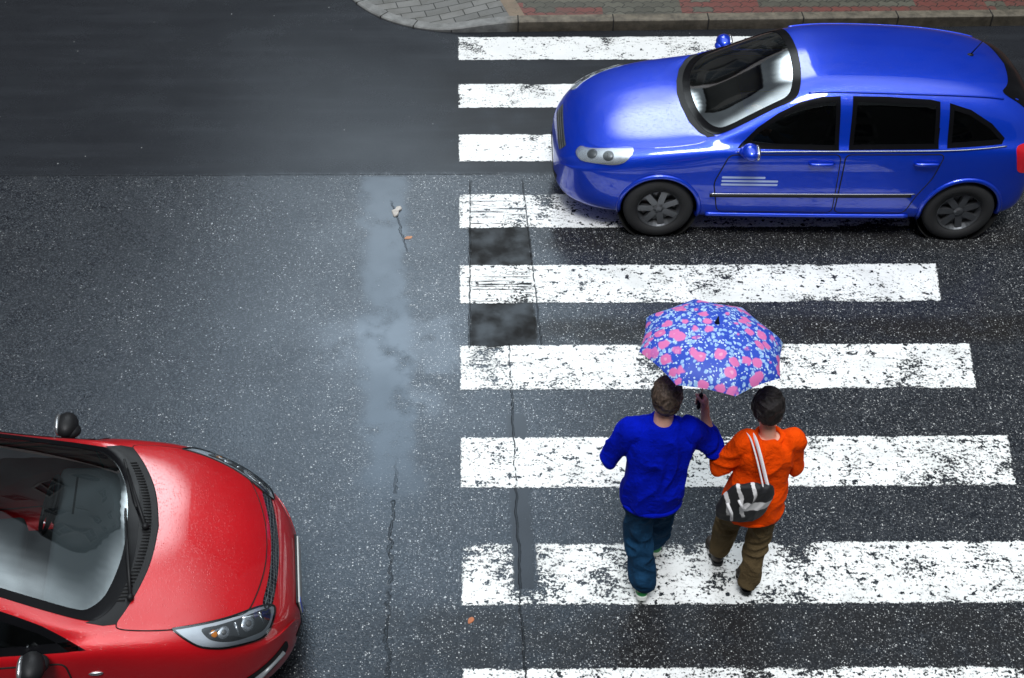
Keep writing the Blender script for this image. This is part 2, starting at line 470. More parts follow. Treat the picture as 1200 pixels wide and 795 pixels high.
# the pavement fills everything between the kerb and the house fronts
def pave_z(x, y):
    t = min(1, max(0, (y - 13.3) / 2.0)); return max(kh(x), .025 + .10 * t * t * (3 - 2 * t)) - .003
ol = [Vector(q) for k, q in enumerate(inner) if (k < 20 and k % 2 == 0) or k >= 20]
ol = [q for q in ol if q.y < 25.9]
ol = [Vector((ol[0].x, 26.1))] + ol + [Vector((ol[-1].x, 26.1))]
pts = ol[:]
for gx_ in np.arange(-1.0, 7.2, .35):
    for gy_ in np.arange(13.1, 16.0, .35):
        q = Vector((gx_, gy_))
        if min((q - p).length for p in ol) > .2 and gy_ > 13.02 + .018 * gx_ and (gx_ > .05 or (Vector((.05, 14.19)) - q).length < 1.05 or gy_ > 14.19): pts.append(q)
V2, _, F, _, _, _ = geometry.delaunay_2d_cdt(pts, [(k, (k + 1) % len(ol)) for k in range(len(ol))], [], 1, 1e-6)
V = [(q[0], q[1], pave_z(q[0], q[1])) for q in V2]; F = [tuple(f) for f in F]
tag(mesh_obj('sidewalk', V, F, M_pave, smooth=False), kind='structure')

#@@PART2
# ------------------------------------------------------------------ unseen houses added to block sky and darken reflections
def facade(name, label, x0, x1, yf, depth, h, floors, bays, face, wallc, roofc):
    """a plain rendered town house; face = -1 looks to -Y, +1 looks to +Y"""
    t = thing(name, label, 'building', ((x0 + x1) / 2, yf, 0))
    w = x1 - x0
    mb = MB(); mb.box((0, -face * depth / 2, h / 2), (w, depth, h)); mb.build('wall', simple('render_' + name, wallc, .8, bumps=.3), t)
    r = MB(); r.box((0, -face * depth / 2, h + .9), (w + .6, depth + .8, 1.8), taper=.6); r.build('roof', simple('roof_' + name, roofc, .7), t)
    p = MB(); p.box((0, face * .04, .35), (w + .01, .08, .7)); p.build('plinth', simple('plinth_' + name, (.08, .08, .08), .8), t)
    mfr = simple('window_frame_' + name, (.10, .095, .09), .5); mgl = simple('window_glass_' + name, (.02, .025, .03), .08, spec=.8)
    fh = (h - .8) / floors; bw = w / bays
    fr0 = MB()
    for (cx_, cz_, sx_, sz_) in ((0, .78, 1.24, .1), (0, -.78, 1.24, .1), (-.57, 0, .1, 1.46), (.57, 0, .1, 1.46), (0, .25, 1.04, .06), (0, -.32, .06, 1.02)):
        fr0.box((cx_, face * .05, cz_), (sx_, .1, sz_))
    for i in range(floors):
        for j in range(bays):
            c = (-w / 2 + bw * (j + .5), 0, .9 + fh * i + fh * .5)
            if i == 0 and j == 0:
                f = fr0.build('window', mfr, t, loc=c); g = MB(); g.box((0, face * .015, 0), (1.04, .02, 1.46)); g = g.build('pane', mgl, f)
                f0, g0 = f, g
            else:
                f = f0.copy(); COL.objects.link(f); f.parent = t; f.location = c
                g = g0.copy(); COL.objects.link(g); g.parent = f
    return t
facade('added_town_house', 'unseen low dark town house added between two taller blocks to darken road reflections', -5.7, 4.4, 26.0, 9, 9.0, 3, 5, -1, (.07, .065, .06), (.05, .03, .025))  # added so the far lane reflects dark wall instead of sky
facade('added_left_block', 'unseen brown five storey building added left of the low town house to darken road reflections', -24, -5.9, 25.6, 10, 15.5, 5, 6, -1, (.055, .048, .042), (.04, .03, .028))  # added to darken the left side of the wet road
facade('added_tower_block', 'unseen grey seven storey block added right of the low town house to darken reflections', 4.6, 21, 25.8, 10, 24.0, 7, 6, -1, (.06, .06, .062), (.03, .03, .03))  # added to darken the right of the road and edge the hood reflection
facade('added_apartments', 'unseen grey apartment building added behind the camera to darken the car sides', -14, 16, -1.2, 10, 8.4, 3, 10, 1, (.06, .058, .055), (.04, .04, .04))  # added so car sides facing the camera reflect something dark

# ------------------------------------------------------------------ car surfaces
def bspline(P, n, closed=False):
    """clamped uniform cubic B-spline through a (k, d) control array, n samples"""
    P = np.asarray(P, float)
    P = np.concatenate([[2 * P[0] - P[1]], P, [2 * P[-1] - P[-2]]])
    k = len(P) - 3
    t = np.linspace(0, k - 1e-9, n); i = t.astype(int); u = (t - i)[:, None]
    if P.ndim == 3: u = u[:, :, None]
    return (P[i] * (1 - u) ** 3 + P[i + 1] * (3 * u ** 3 - 6 * u ** 2 + 4) + P[i + 2] * (-3 * u ** 3 + 3 * u ** 2 + 3 * u + 1) + P[i + 3] * u ** 3) / 6

def lerp_tab(tab, x):
    xs = [a[0] for a in tab]; return [float(np.interp(x, xs, [a[k] for a in tab])) for k in range(1, len(tab[0]))]

class Car:
    def __init__(s, stations, nu=190, nv=64):
        """stations: (x, ring of (y, z)), rear to front"""
        A = np.array([[(x, y, z) for (y, z) in ring] for x, ring in stations])
        B = bspline(A, nu)                                   # along the car
        B = np.transpose(bspline(np.transpose(B, (1, 0, 2)), nv), (1, 0, 2))
        s.B = B
        nu, nv, _ = B.shape
        L = B.copy(); Rr = B.copy(); Rr[:, :, 1] *= -1
        full = np.concatenate([L, Rr[:, ::-1][:, 1:-1]], axis=1)  # closed ring
        full[:, 0, 1] = 0; full[:, nv - 1, 1] = 0
        s.nr = full.shape[1]; s.nu = nu
        V = [Vector(p) for p in full.reshape(-1, 3)]
        F = []
        for i in range(nu - 1):
            for j in range(s.nr):
                jj = (j + 1) % s.nr
                F.append((i * s.nr + j, (i + 1) * s.nr + j, (i + 1) * s.nr + jj, i * s.nr + jj))
        for end, off in ((0, 0), (1, (nu - 1) * s.nr)):
            c = sum((V[off + j] for j in range(s.nr)), Vector()) / s.nr
            V.append(c); ci = len(V) - 1
            for j in range(s.nr):
                jj = (j + 1) % s.nr
                F.append((off + j, off + jj, ci) if not end else (off + jj, off + j, ci))
        s.V = V; s.F = F
        bm = bmesh.new()
        vs = [bm.verts.new(v) for v in V]
        for f in F:
            try: bm.faces.new([vs[i] for i in f])
            except ValueError: pass
        bm.normal_update()
        bm.verts.index_update()
        cen = Vector((-2, 0, .7)); vote = sum(1 if f.normal.dot(f.calc_center_median() - cen) > 0 else -1 for f in bm.faces)
        if vote < 0:
            s.F = [tuple(reversed(f)) for f in s.F]
            for f in bm.faces: f.normal_flip()
            bm.normal_update()
        s.N = [v.normal.copy() for v in bm.verts]
        bm.free()
        s.tree = BVHTree.FromPolygons(s.V, s.F)
    def hit(s, o, d):
        loc, n, idx, _ = s.tree.ray_cast(Vector(o), Vector(d))
        if loc is None: return None, None
        f = s.F[idx]; ws = [1 / ((s.V[i] - loc).length ** 2 + 1e-6) for i in f]
        nn = sum((s.N[i] * w for i, w in zip(f, ws)), Vector()).normalized()
        return loc, nn
    def cast(s, plane, a, b):
        if plane == 'top': r = s.hit((a, b, 4), (0, 0, -1))
        elif plane == 'left': r = s.hit((a, 4, b), (0, -1, 0))
        elif plane == 'right': r = s.hit((a, -4, b), (0, 1, 0))
        elif plane == 'front': r = s.hit((3, a, b), (-1, 0, 0))
        elif plane == 'rear': r = s.hit((-9, a, b), (1, 0, 0))
        elif plane == 'nose':                                # looking down and back at 45 degrees: a = y, b = x along the slope
            r = s.hit((b + 3, a, 3.0), (-.7071, 0, -.7071))
        return r
    def patch(s, name, mat, parent, plane, outline, off=.004, dens=.03, skirt=.012, hole=None):
        """a panel following the body inside a closed 2-D outline"""
        pts = [Vector(p) for p in outline]; n = len(pts)
        edges = [(i, (i + 1) % n) for i in range(n)]
        vv = list(pts)
        if hole:
            m0 = len(vv); vv += [Vector(p) for p in hole]; edges += [(m0 + i, m0 + (i + 1) % len(hole)) for i in range(len(hole))]
        def inside(p, poly):
            c = False; j = len(poly) - 1
            for i in range(len(poly)):
                a, b = poly[i], poly[j]
                if (a[1] > p[1]) != (b[1] > p[1]) and p[0] < (b[0] - a[0]) * (p[1] - a[1]) / (b[1] - a[1]) + a[0]: c = not c
                j = i
            return c
        xs = [p[0] for p in pts]; ys = [p[1] for p in pts]
        gx_ = np.arange(min(xs) + dens * .5, max(xs), dens); gy_ = np.arange(min(ys) + dens * .5, max(ys), dens)
        bound = vv[:]
        for a in gx_:
            for b in gy_:
                if inside((a, b), pts) and not (hole and inside((a, b), hole)):
                    q = Vector((a, b))
                    if min((q - w).length for w in bound) > dens * .45: vv.append(q)
        V2, E2, F2, _, _, _ = geometry.delaunay_2d_cdt(vv, edges, [], 1 if not hole else 0, 1e-6)
        V3 = []; N3 = []; ok = []
        for q in V2:
            loc, nn = s.cast(plane, q[0], q[1])
            if loc is None: V3.append(Vector((0, 0, 0))); N3.append(Vector((0, 0, 1))); ok.append(False)
            else: V3.append(loc + nn * off); N3.append(nn); ok.append(True)
        F3 = []
        for f in F2:
            if not all(ok[i] for i in f): continue
            c = sum((Vector(V2[i]) for i in f), Vector((0, 0))) / len(f)
            if not inside(c, pts) or (hole and inside(c, hole)): continue
            a, b, c3 = (V3[i] for i in f[:3])
            nf = (b - a).cross(c3 - a)
            if nf.dot(N3[f[0]]) < 0: f = tuple(reversed(f))
            F3.append(tuple(f))
        if skirt:
            cnt = {}
            for f in F3:
                for i in range(len(f)):
                    a, b = f[i], f[(i + 1) % len(f)]
                    if (b, a) in cnt: cnt.pop((b, a))
                    else: cnt[(a, b)] = 1
            mp = {}
            for (a, b) in cnt:
                for q in (a, b):
                    if q not in mp:
                        mp[q] = len(V3); V3.append(V3[q] - N3[q] * skirt); N3.append(N3[q])
            for (a, b) in cnt: F3.append((b, a, mp[a], mp[b]))
        return mesh_obj(name, V3, F3, mat, parent, True, normals=N3)
    def ribbon(s, name, mat, parent, plane, line, width=.006, off=.006, mb=None):
        """a thin raised or dark bead following the body along a 2-D line"""
        L = smooth_line(line, 12) ; pts = []
        for q in L:
            loc, nn = s.cast(plane, q[0], q[1])
            if loc is not None: pts.append(loc + nn * off)
        own = mb is None
        mb = mb or MB()
        if len(pts) > 1: mb.tube(pts, width / 2, 6)
        return mb.build(name, mat, parent, smooth=True) if own else mb
    def body(s, name, mat, parent, holes):
        """the shell, without the faces inside the hole outlines (plane, outline)"""
        def inside(p, poly):
            c = False; j = len(poly) - 1
            for i in range(len(poly)):
                a, b = poly[i], poly[j]
                if (a[1] > p[1]) != (b[1] > p[1]) and p[0] < (b[0] - a[0]) * (p[1] - a[1]) / (b[1] - a[1]) + a[0]: c = not c
                j = i
            return c
        F = []
        for f in s.F:
            c = sum((s.V[i] for i in f), Vector()) / len(f); nrm = sum((s.N[i] for i in f), Vector())
            cut = False
            for plane, poly in holes:
                if plane == 'top' and nrm.z > 0 and inside((c.x, c.y), poly): cut = True
                if plane == 'left' and c.y > .3 and inside((c.x, c.z), poly): cut = True
                if plane == 'right' and c.y < -.3 and inside((c.x, c.z), poly): cut = True
                if cut: break
            if not cut: F.append(f)
        return mesh_obj(name, s.V, F, mat, parent, True)

def smooth_line(P, n=8, closed=False):
    """Catmull-Rom through the points"""
    P = [Vector(p) for p in P]; out = []
    m = len(P)
    for i in range(m if closed else m - 1):
        p0 = P[(i - 1) % m] if closed or i > 0 else P[0]; p1 = P[i]; p2 = P[(i + 1) % m]
        p3 = P[(i + 2) % m] if closed or i + 2 < m else P[-1]
        for k in range(n):
            t = k / n
            out.append(.5 * ((2 * p1) + (p2 - p0) * t + (2 * p0 - 5 * p1 + 4 * p2 - p3) * t * t + (3 * p1 - p0 - 3 * p2 + p3) * t ** 3))
    if not closed: out.append(P[-1])
    return out
def rounded(P, r=.03, n=5):
    """polygon with rounded corners"""
    P = [Vector(p) for p in P]; m = len(P); out = []
    for i in range(m):
        a, b, c = P[i - 1], P[i], P[(i + 1) % m]
        d1 = (a - b); d2 = (c - b); q = min(r, d1.length * .45, d2.length * .45)
        s_, e_ = b + d1.normalized() * q, b + d2.normalized() * q
        for k in range(n + 1):
            t = k / n; out.append(s_ * (1 - t) ** 2 + b * 2 * t * (1 - t) + e_ * t * t)
    return out
def dense(P, step=.04):
    P = [Vector(p) for p in P]; out = []
    for i in range(len(P)):
        a, b = P[i], P[(i + 1) % len(P)]; k = max(1, int((b - a).length / step))
        for j in range(k): out.append(a.lerp(b, j / k))
    return out
def shrink(P, d):
    c = sum((Vector(p) for p in P), Vector((0, 0))) / len(P); out = []
    P = [Vector(p) for p in P]; area = sum(P[i - 1].x * P[i].y - P[i].x * P[i - 1].y for i in range(len(P)))
    sg = 1 if area > 0 else -1
    for i in range(len(P)):
        t = (P[(i + 1) % len(P)] - P[i - 1]); t.normalize()
        out.append(P[i] + Vector((-t.y, t.x)) * sg * d)
    return out

def car_paint(name, color, deep, wet=False, metal=.15):
    M = Mat(name); v = M.pos(True)
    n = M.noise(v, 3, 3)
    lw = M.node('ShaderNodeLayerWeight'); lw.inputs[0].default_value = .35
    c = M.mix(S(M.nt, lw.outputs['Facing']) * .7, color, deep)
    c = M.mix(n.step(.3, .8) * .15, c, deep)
    M.set(color=c, rough=.40, metal=metal, spec=.3 if wet else .15, coat=1.0, coat_rough=.04)
    M.b.inputs['Coat IOR'].default_value = 1.65
    if wet:
        d, a, b = M.voro(v, 90); d2, a2, b2 = M.voro(v, 170)
        drops = a.step(.45, .5) * d.step(.32, .0) + a2.step(.4, .5) * d2.step(.35, .0) * .5
        M.bump(drops, .35, .003, ('Normal', 'Coat Normal'))
        M.set(coat_rough=(M.noise(v, 30, 4) * .05 + .015))
    else:
        M.bump(M.noise(v, 2.2, 2), .05, .01, ('Coat Normal',))
    return M.m
def car_glass(name, refl=.16, tint=(.55, .62, .6), haze=.02):
    M = Mat(name); M.nt.nodes.remove(M.b)
    tr = M.node('ShaderNodeBsdfTransparent'); tr.inputs[0].default_value = (*tint, 1)
    gl = M.node('ShaderNodeBsdfGlossy'); gl.inputs['Roughness'].default_value = haze
    gl.inputs[0].default_value = (.9, .97, 1, 1)
    v = M.pos(True)
    fr = M.node('ShaderNodeFresnel'); fr.inputs[0].default_value = 1.5
    f = (S(M.nt, fr.outputs[0]) * .9 + refl * M.noise(v, 2.5, 3) * 1.6).sat()
    mx = M.node('ShaderNodeMixShader'); M.link(f, mx.inputs[0]); M.link(tr.outputs[0], mx.inputs[1]); M.link(gl.outputs[0], mx.inputs[2])
    M.link(mx.outputs[0], M.out.inputs[0])
    return M.m
M_blackgloss = simple('black_gloss_trim', (.005, .005, .006), .2, spec=.08)
M_black = simple('black_plastic', (.010, .010, .011), .45, spec=.2, bumps=.1, bscale=200)
M_rubber = simple('tyre_rubber', (.016, .016, .017), .75, bumps=.2, bscale=80)
M_dark = simple('dark_void', (.004, .004, .004), .9)
M_chrome = simple('silver_trim', (.62, .63, .65), .22, metal=.9)
M_alloy = simple('alloy', (.16, .165, .175), .35, metal=.8)
M_lampglass = car_glass('lamp_glass', .10, (.93, .95, .97), .01)
M_lampsilver = simple('lamp_reflector', (.74, .76, .79), .22, metal=.75)
M_lampdull = simple('lamp_bezel', (.66, .69, .73), .35, metal=.1)
M_amber = simple('amber_lens', (.7, .25, .03), .2)
M_redlamp = simple('red_lamp_lens', (.65, .008, .02), .12, coat=1)
M_seat = simple('seat_cloth', (.045, .047, .05), .9, bumps=.3)
M_dash = simple('dashboard_plastic', (.10, .105, .11), .55, bumps=.15, bscale=150)

def make_wheel(parent, x, y, r=.30, side=1, w=.19):
    m = MB()
    prof = [(r * .62, -w / 2), (r * .9, -w / 2), (r * .985, -w * .36), (r, -w * .2), (r, w * .2), (r * .985, w * .36), (r * .9, w / 2), (r * .62, w / 2)]
    m.lathe(prof, (0, 0, 0), 'y', 40, closed=True)
    t = thing('wheel', None, None, (x, y, r)); t.parent = parent
    m.build('tyre', M_rubber, t, smooth=True)
    rm = MB()
    rm.lathe([(r * .63, side * w * .45), (r * .60, side * w * .48), (r * .55, side * w * .30), (r * .50, side * w * .12), (0.001, side * w * .12)], (0, 0, 0), 'y', 32)
    for k in range(7):
        a = 2 * math.pi * k / 7; rot = Matrix.Rotation(-a, 3, 'Y')
        rm.box(rot @ Vector((r * .32, side * w * .30, 0)), (r * .54, .035, .055), rot)
    rm.lathe([(r * .14, side * w * .20), (r * .14, side * w * .40), (r * .08, side * w * .46), (.001, side * w * .47)], (0, 0, 0), 'y', 20)
    rm.build('rim', M_alloy, t)
    return t

def circ(cx_, cz_, r, n=40, a0=0, a1=360):
    return [(cx_ + r * math.cos(R(a0 + (a1 - a0) * k / n)), cz_ + r * math.sin(R(a0 + (a1 - a0) * k / n))) for k in range(n)]

def arch_ring(car, parent, plane, x, z, r):
    """wheel arch lip: hides the cut edge of the shell"""
    mb = MB(); pts = []
    for k in range(33):
        a = R(-18 + 216 * k / 32)
        loc, nn = car.cast(plane, x + r * math.cos(a), z + r * math.sin(a))
        if loc is not None: pts.append(loc - nn * .004)
    mb.tube(pts, .022, 8)
    sg = 1 if plane == 'left' else -1
    return pts, mb

def mirror(parent, x, y, z, side, mat, s_=1.0):
    m = MB()
    t = thing('wing_mirror', None, None, (x, y, z)); t.parent = parent
    m.ball((0, side * .085, .02), (.075 * s_, .100 * s_, .062 * s_), n=20, m=14); m.ball((.03, side * .05, .0), (.06, .06, .04), n=16, m=10)
    m.build('mirror_housing', mat, t, smooth=True, weld=False)
    g = MB(); g.ball((-.052 * s_, side * .092, .02), (.025, .085 * s_, .058 * s_), n=18, m=10); g.build('mirror_glass', M_chrome, t, smooth=True, weld=False)
    st = MB(); st.tube([(0.01, 0, -.03), (0, side * .05, -.01), (0, side * .09, 0)], [.03, .025, .022], 10); st.build('mirror_arm', M_black, t, smooth=True)

def seat(parent, x, y, z=.42):
    t = thing('seat', None, None, (x, y, z)); t.parent = parent
    m = MB(); m.box((0, 0, .08), (.48, .46, .16)); m.build('seat_cushion', M_seat, t, bevel=.04)
    m = MB(); m.box((-.30, 0, .40), (.14, .46, .60), Matrix.Rotation(R(-14), 3, 'Y'), taper=.85); m.build('backrest', M_seat, t, bevel=.045)
    m = MB(); m.box((-.40, 0, .80), (.09, .24, .17), Matrix.Rotation(R(-10), 3, 'Y')); m.build('headrest', M_seat, t, bevel=.035)
def steering(parent, x, y, z):
    t = thing('steering_wheel', None, None, (x, y, z)); t.parent = parent; t.rotation_euler = (0, R(-62), 0)
    m = MB(); P = []
    m.tube([(.18 * math.cos(2 * math.pi * k / 32), .18 * math.sin(2 * math.pi * k / 32), 0) for k in range(33)], .014, 8, caps=False); m.build('wheel_rim', M_black, t, smooth=True)
    m = MB(); m.ball((0, 0, 0), (.06, .07, .03)); m.box((0, .1, 0), (.03, .15, .015)); m.box((0, -.1, 0), (.03, .15, .015)); m.box((-.1, 0, 0), (.15, .03, .015)); m.build('steering_hub', M_black, t)

def ring(W, zb, zs, zB, T, Wg, Wr, hood=False, tb=.0):
    """half section, bottom centre to roof centre"""
    if hood:
        return [(0, zb), (W * .5, zb), (W * .9, zb), (W * .98, zb + .07), (W, zs * .55 + zb * .45 + .05), (W * .995, zs + .1), (W * .975, zB - .06), (W * .93, zB), (W * .84, zB + (T - zB) * .42), (W * .66, zB + (T - zB) * .72), (W * .42, zB + (T - zB) * .92), (W * .2, T), (0, T)]
    return [(0, zb), (W * .5, zb), (W * .92, zb), (W * .985, zb + .07), (W, zs * .55 + zb * .45 + .05), (W * .995, zs + .1), (W * .98, zB - .05), (W * .95, zB + .0), (Wg, zB + .035), (Wg * .55 + Wr * .45 + .01, zB + (T - zB) * .5), (Wr + .015, T - .10), (Wr * .75, T - .018), (0, T)]

# ------------------------------------------------------------------ the red hatchback
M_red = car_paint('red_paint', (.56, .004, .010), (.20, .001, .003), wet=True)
red = thing('hatchback_car', 'bright red wet hatchback nosing in from the left edge of the road', 'car', (-1.010, 5.362, 0), R(6.0))
st = [(-4.02, [(0, .45), (.2, .45), (.45, .45), (.55, .5), (.6, .6), (.6, .7), (.6, .8), (.58, .86), (.55, .9), (.5, .95), (.42, 1.0), (.25, 1.02), (0, 1.02)]),
      (-3.98, ring(.70, .30, .62, .92, 1.20, .62, .48)),
      (-3.85, ring(.80, .24, .62, .98, 1.36, .72, .54)),
      (-3.6, ring(.84, .21, .62, 1.00, 1.47, .76, .57)),
      (-3.1, ring(.855, .20, .62, 1.01, 1.525, .78, .59)),
      (-2.6, ring(.86, .20, .62, 1.00, 1.545, .785, .60)),
      (-2.2, ring(.86, .20, .62, .99, 1.535, .785, .60)),
      (-1.9, ring(.86, .20, .62, .985, 1.475, .78, .595)),
      (-1.6, ring(.86, .20, .62, .98, 1.345, .77, .61)),
      (-1.3, ring(.86, .20, .62, .975, 1.205, .765, .64)),
      (-1.08, ring(.858, .20, .62, .965, 1.085, .755, .67)),
      (-.92, ring(.855, .20, .60, .945, 1.035, .75, .68, True)),
      (-.75, ring(.845, .20, .60, .915, 1.01, .74, .6, True)),
      (-.58, ring(.818, .20, .58, .865, .975, .74, .6, True)),
      (-.42, ring(.775, .20, .56, .80, .92, .7, .6, True)),
      (-.28, ring(.712, .20, .54, .735, .86, .7, .6, True)),
      (-.16, ring(.62, .21, .52, .67, .775, .7, .6, True)),
      (-.07, ring(.51, .22, .50, .60, .665, .7, .6, True)),
      (-.015, ring(.385, .24, .46, .52, .56, .7, .6, True)),
      (.01, [(0, .30), (.15, .30), (.24, .31), (.28, .33), (.3, .36), (.3, .38), (.3, .40), (.28, .42), (.26, .44), (.22, .45), (.15, .46), (.08, .46), (0, .46)])]
RC = Car(st)

#@@PART3
def sym(half):
    """mirror a half outline (x, y>=0) listed from the rear centre to the front centre"""
    return list(half) + [(x, -y) for x, y in reversed(half)]

def equip(car, root, paint, P):
    """everything both cars share, driven by a table of outlines"""
    glass = P['glass']
    holes = [('top', dense(shrink(P['ws_in'], -.03)))]
    for w in P['side_windows']:
        o2 = shrink(dense(w), .016)
        holes += [('left', o2), ('right', o2)]
    arches = []
    for wx in P['axles']:
        c = circ(wx, .30, P['arch'])
        holes += [('left', c), ('right', c)]
    car.body('body', paint, root, holes)
    arm = None
    arch_mb = MB()
    for wx in P['axles']:
        for sg, pl in ((1, 'left'), (-1, 'right')):
            pts, m = arch_ring(car, root, pl, wx, .30, P['arch'])
            m.build('wheel_arch', P.get('archmat', paint), root, smooth=True)
            # dark liner behind the wheel
            l = MB(); r = P['arch'] + .005; yo = sg * (P['halfw'] - .045)
            l.lathe([(r, yo), (r, yo - sg * .28), (.01, yo - sg * .28)], (wx, 0, .30), 'y', 36)
            l.build('wheel_arch_liner', M_dark, root)
            make_wheel(root, wx, sg * (P['halfw'] - .115), .30, sg)
    # screen: glass with a black printed border
    out_ = dense(P['ws_out']); inn = dense(P['ws_in'])
    ws = car.patch('windscreen', glass, root, 'top', out_, .0, .03, 0)
    car.patch('windscreen_surround', M_blackgloss, root, 'top', out_, .006, .03, .006, hole=inn)
    for k, w in enumerate(P['side_windows']):
        for pl in ('left', 'right'):
            o1 = dense(w); i1 = shrink(o1, .036)
            g = car.patch('side_window', P['sideglass'], root, pl, o1, .001, .05, 0)
            car.patch('window_seal', M_blackgloss, g, pl, o1, .004, .03, .006, hole=i1)
    for d in P['doors']:
        for pl in ('left', 'right'):
            dr = car.patch('door', paint, root, pl, dense(rounded(d['o'], .05), .05), .004, .045, .010)
            sg = 1 if pl == 'left' else -1
            hx, hz = d['handle']
            loc, nn = car.cast(pl, hx, hz)
            gpp = [car.cast(pl, q[0], q[1]) for q in dense(rounded([Vector(q) for q in d['o']], .05), .05)]; gpp.append(gpp[0])
            gm = MB(); gm.tube([a + b * .0015 for a, b in gpp if a is not None], .0055, 6, caps=False); gm.build('door_gap', M_dark, dr, smooth=True)
            hm = MB(); hm.tube([loc + Vector((-.10, 0, 0)) + nn * .01, loc + Vector((-.08, 0, 0)) + nn * .035, loc + Vector((.08, 0, 0)) + nn * .035, loc + Vector((.10, 0, 0)) + nn * .01], .014, 8)
            hm.build('handle', P.get('handlemat', paint), dr, smooth=True)
    # cabin
    fl = MB(); fl.box((-2.25, 0, .30), (2.7, 1.3, .06)); fl.build('cabin_floor', M_dark, root)
    sx = P['seat_x']
    for sy in (.36, -.36): seat(root, sx, sy, P.get('seat_z', .40))
    rs = MB(); rs.box((sx - .95, 0, .55), (.5, 1.25, .2)); rs.box((sx - 1.22, 0, .85), (.14, 1.25, .6), Matrix.Rotation(R(-14), 3, 'Y')); rs.build('rear_bench', M_seat, root, bevel=.04)
    steering(root, sx + .48, .36, .88)

# --- red car outlines, measured from the front bumper
HOOD = [(-.768, 0), (-.785, .18), (-.815, .33), (-.868, .48), (-.925, .60), (-.965, .675), (-.935, .702), (-.79, .705), (-.666, .690), (-.56, .660), (-.46, .622), (-.36, .572), (-.275, .515), (-.228, .41), (-.19, .27), (-.168, .13), (-.162, 0)]
WS_OUT = [(-.885, 0), (-.888, .15), (-.905, .30), (-.945, .46), (-1.00, .58), (-1.075, .650), (-1.15, .660), (-1.33, .640), (-1.58, .600), (-1.82, .565), (-2.02, .535), (-2.07, .45), (-2.10, .25), (-2.11, 0)]
WS_IN = [(-.950, 0), (-.955, .15), (-.972, .28), (-1.01, .42), (-1.055, .52), (-1.13, .595), (-1.20, .605), (-1.34, .590), (-1.58, .555), (-1.80, .522), (-1.94, .495), (-1.985, .42), (-2.01, .25), (-2.02, 0)]
COWL = [(-.772, 0), (-.789, .18), (-.819, .33), (-.872, .48), (-.929, .60), (-.972, .678), (-1.04, .690), (-1.13, .674), (-1.07, .640), (-1.0, .575), (-.945, .455), (-.905, .295), (-.888, .15), (-.885, 0)]
def smsym(half, n=4):
    L = [(p.x, max(0, p.y)) for p in smooth_line(half, n)]
    L[0] = (L[0][0], 0); L[-1] = (L[-1][0], 0)
    return L[:-1] + [(x, -y) for x, y in reversed(L)][:-1]
M_glass_red = car_glass('red_car_screen', .27, (.72, .80, .82))
M_sideglass = car_glass('dark_side_glass', .02, (.12, .13, .14))
wins = [[(-1.13, .965), (-1.21, 1.005), (-1.35, 1.09), (-1.62, 1.22), (-1.88, 1.335), (-2.10, 1.385), (-2.26, 1.40), (-2.28, .995), (-1.7, .985)],
        [(-2.36, 1.405), (-2.7, 1.405), (-3.05, 1.39), (-3.10, 1.02), (-2.35, 1.0)],
        [(-3.16, 1.375), (-3.40, 1.33), (-3.56, 1.24), (-3.52, 1.10), (-3.17, 1.03)]]
equip(RC, red, M_red, dict(glass=M_glass_red, sideglass=M_sideglass, ws_out=smsym(WS_OUT), ws_in=smsym(WS_IN), side_windows=wins, axles=(-.80, -3.32), arch=.345, halfw=.86,
      doors=[dict(o=[(-1.25, .905), (-2.28, .935), (-2.30, .34), (-1.32, .34), (-1.22, .62)], handle=(-2.14, .86)),
             dict(o=[(-2.32, .935), (-3.12, .95), (-3.02, .66), (-2.92, .50), (-2.86, .34), (-2.32, .34)], handle=(-2.98, .87))], seat_x=-1.95, handlemat=M_red))
RC.patch('hood', M_red, red, 'top', smsym(HOOD, 3), .005, .035, .010)
gp = MB()
hl = smsym([(x - (.004 if x < -.7 else -.004), y + .004 if y > 0 else y) for x, y in HOOD], 3)
gpt = []
for q in hl + [hl[0]]:
    loc, nn = RC.cast('top', q[0], q[1]); gpt.append(loc + nn * .0015)
gp.tube(gpt, .0035, 6, caps=False); gp.build('hood_gap', M_dark, red, smooth=True)
cw = RC.patch('cowl_panel', M_black, red, 'top', smsym(COWL, 3) if False else dense(sym(COWL[:7]) [:0] + COWL + [(x, -y) for x, y in reversed(COWL[:-1])][:-1]), .003, .03, .006)
# the two halves of the cowl share one outline: rear edge of the hood forward, edge of the glass behind
cg = MB()
for k in range(-22, 23):
    y = k * .024; xx = -.835 - .42 * y * y
    loc, nn = RC.cast('top', xx, y)
    cg.box(loc + nn * .006, (.045, .006, .006))
cg.build('cowl_grille', M_dark, cw)
for (a, b) in (((-.862, -.40), (-.975, .33)), ((-.90, -.62), (-.955, -.05))):
    pass
def wiper(name, base, tip, bend):
    l0, n0 = RC.cast('top', *base); l1, n1 = RC.cast('top', *tip); lm, nm = RC.cast('top', *bend)
    t = thing(name, None, None, (0, 0, 0)); t.parent = red
    m = MB(); m.ball(l0 + n0 * .02, .022); m.tube([l0 + n0 * .022, lm + nm * .045, l1 + n1 * .022], [.011, .009, .006], 8, flat=.7); m.build('wiper_arm', M_black, t, smooth=True)
    m = MB(); P = []
    d = Vector(tip) - Vector(bend)
    for k in range(13):
        q = Vector(bend).lerp(Vector(tip), -.35 + 1.75 * k / 12)
        loc, nn = RC.cast('top', q.x, q.y)
        if loc: P.append(loc + nn * .012)
    m.tube(P, .0075, 6); m.build('wiper_blade', M_rubber, t, smooth=True)
wiper('wiper', (-.90, -.52), (-.958, .02), (-.935, -.22))
wiper('wiper', (-.845, -.02), (-.985, .46), (-.925, .22))
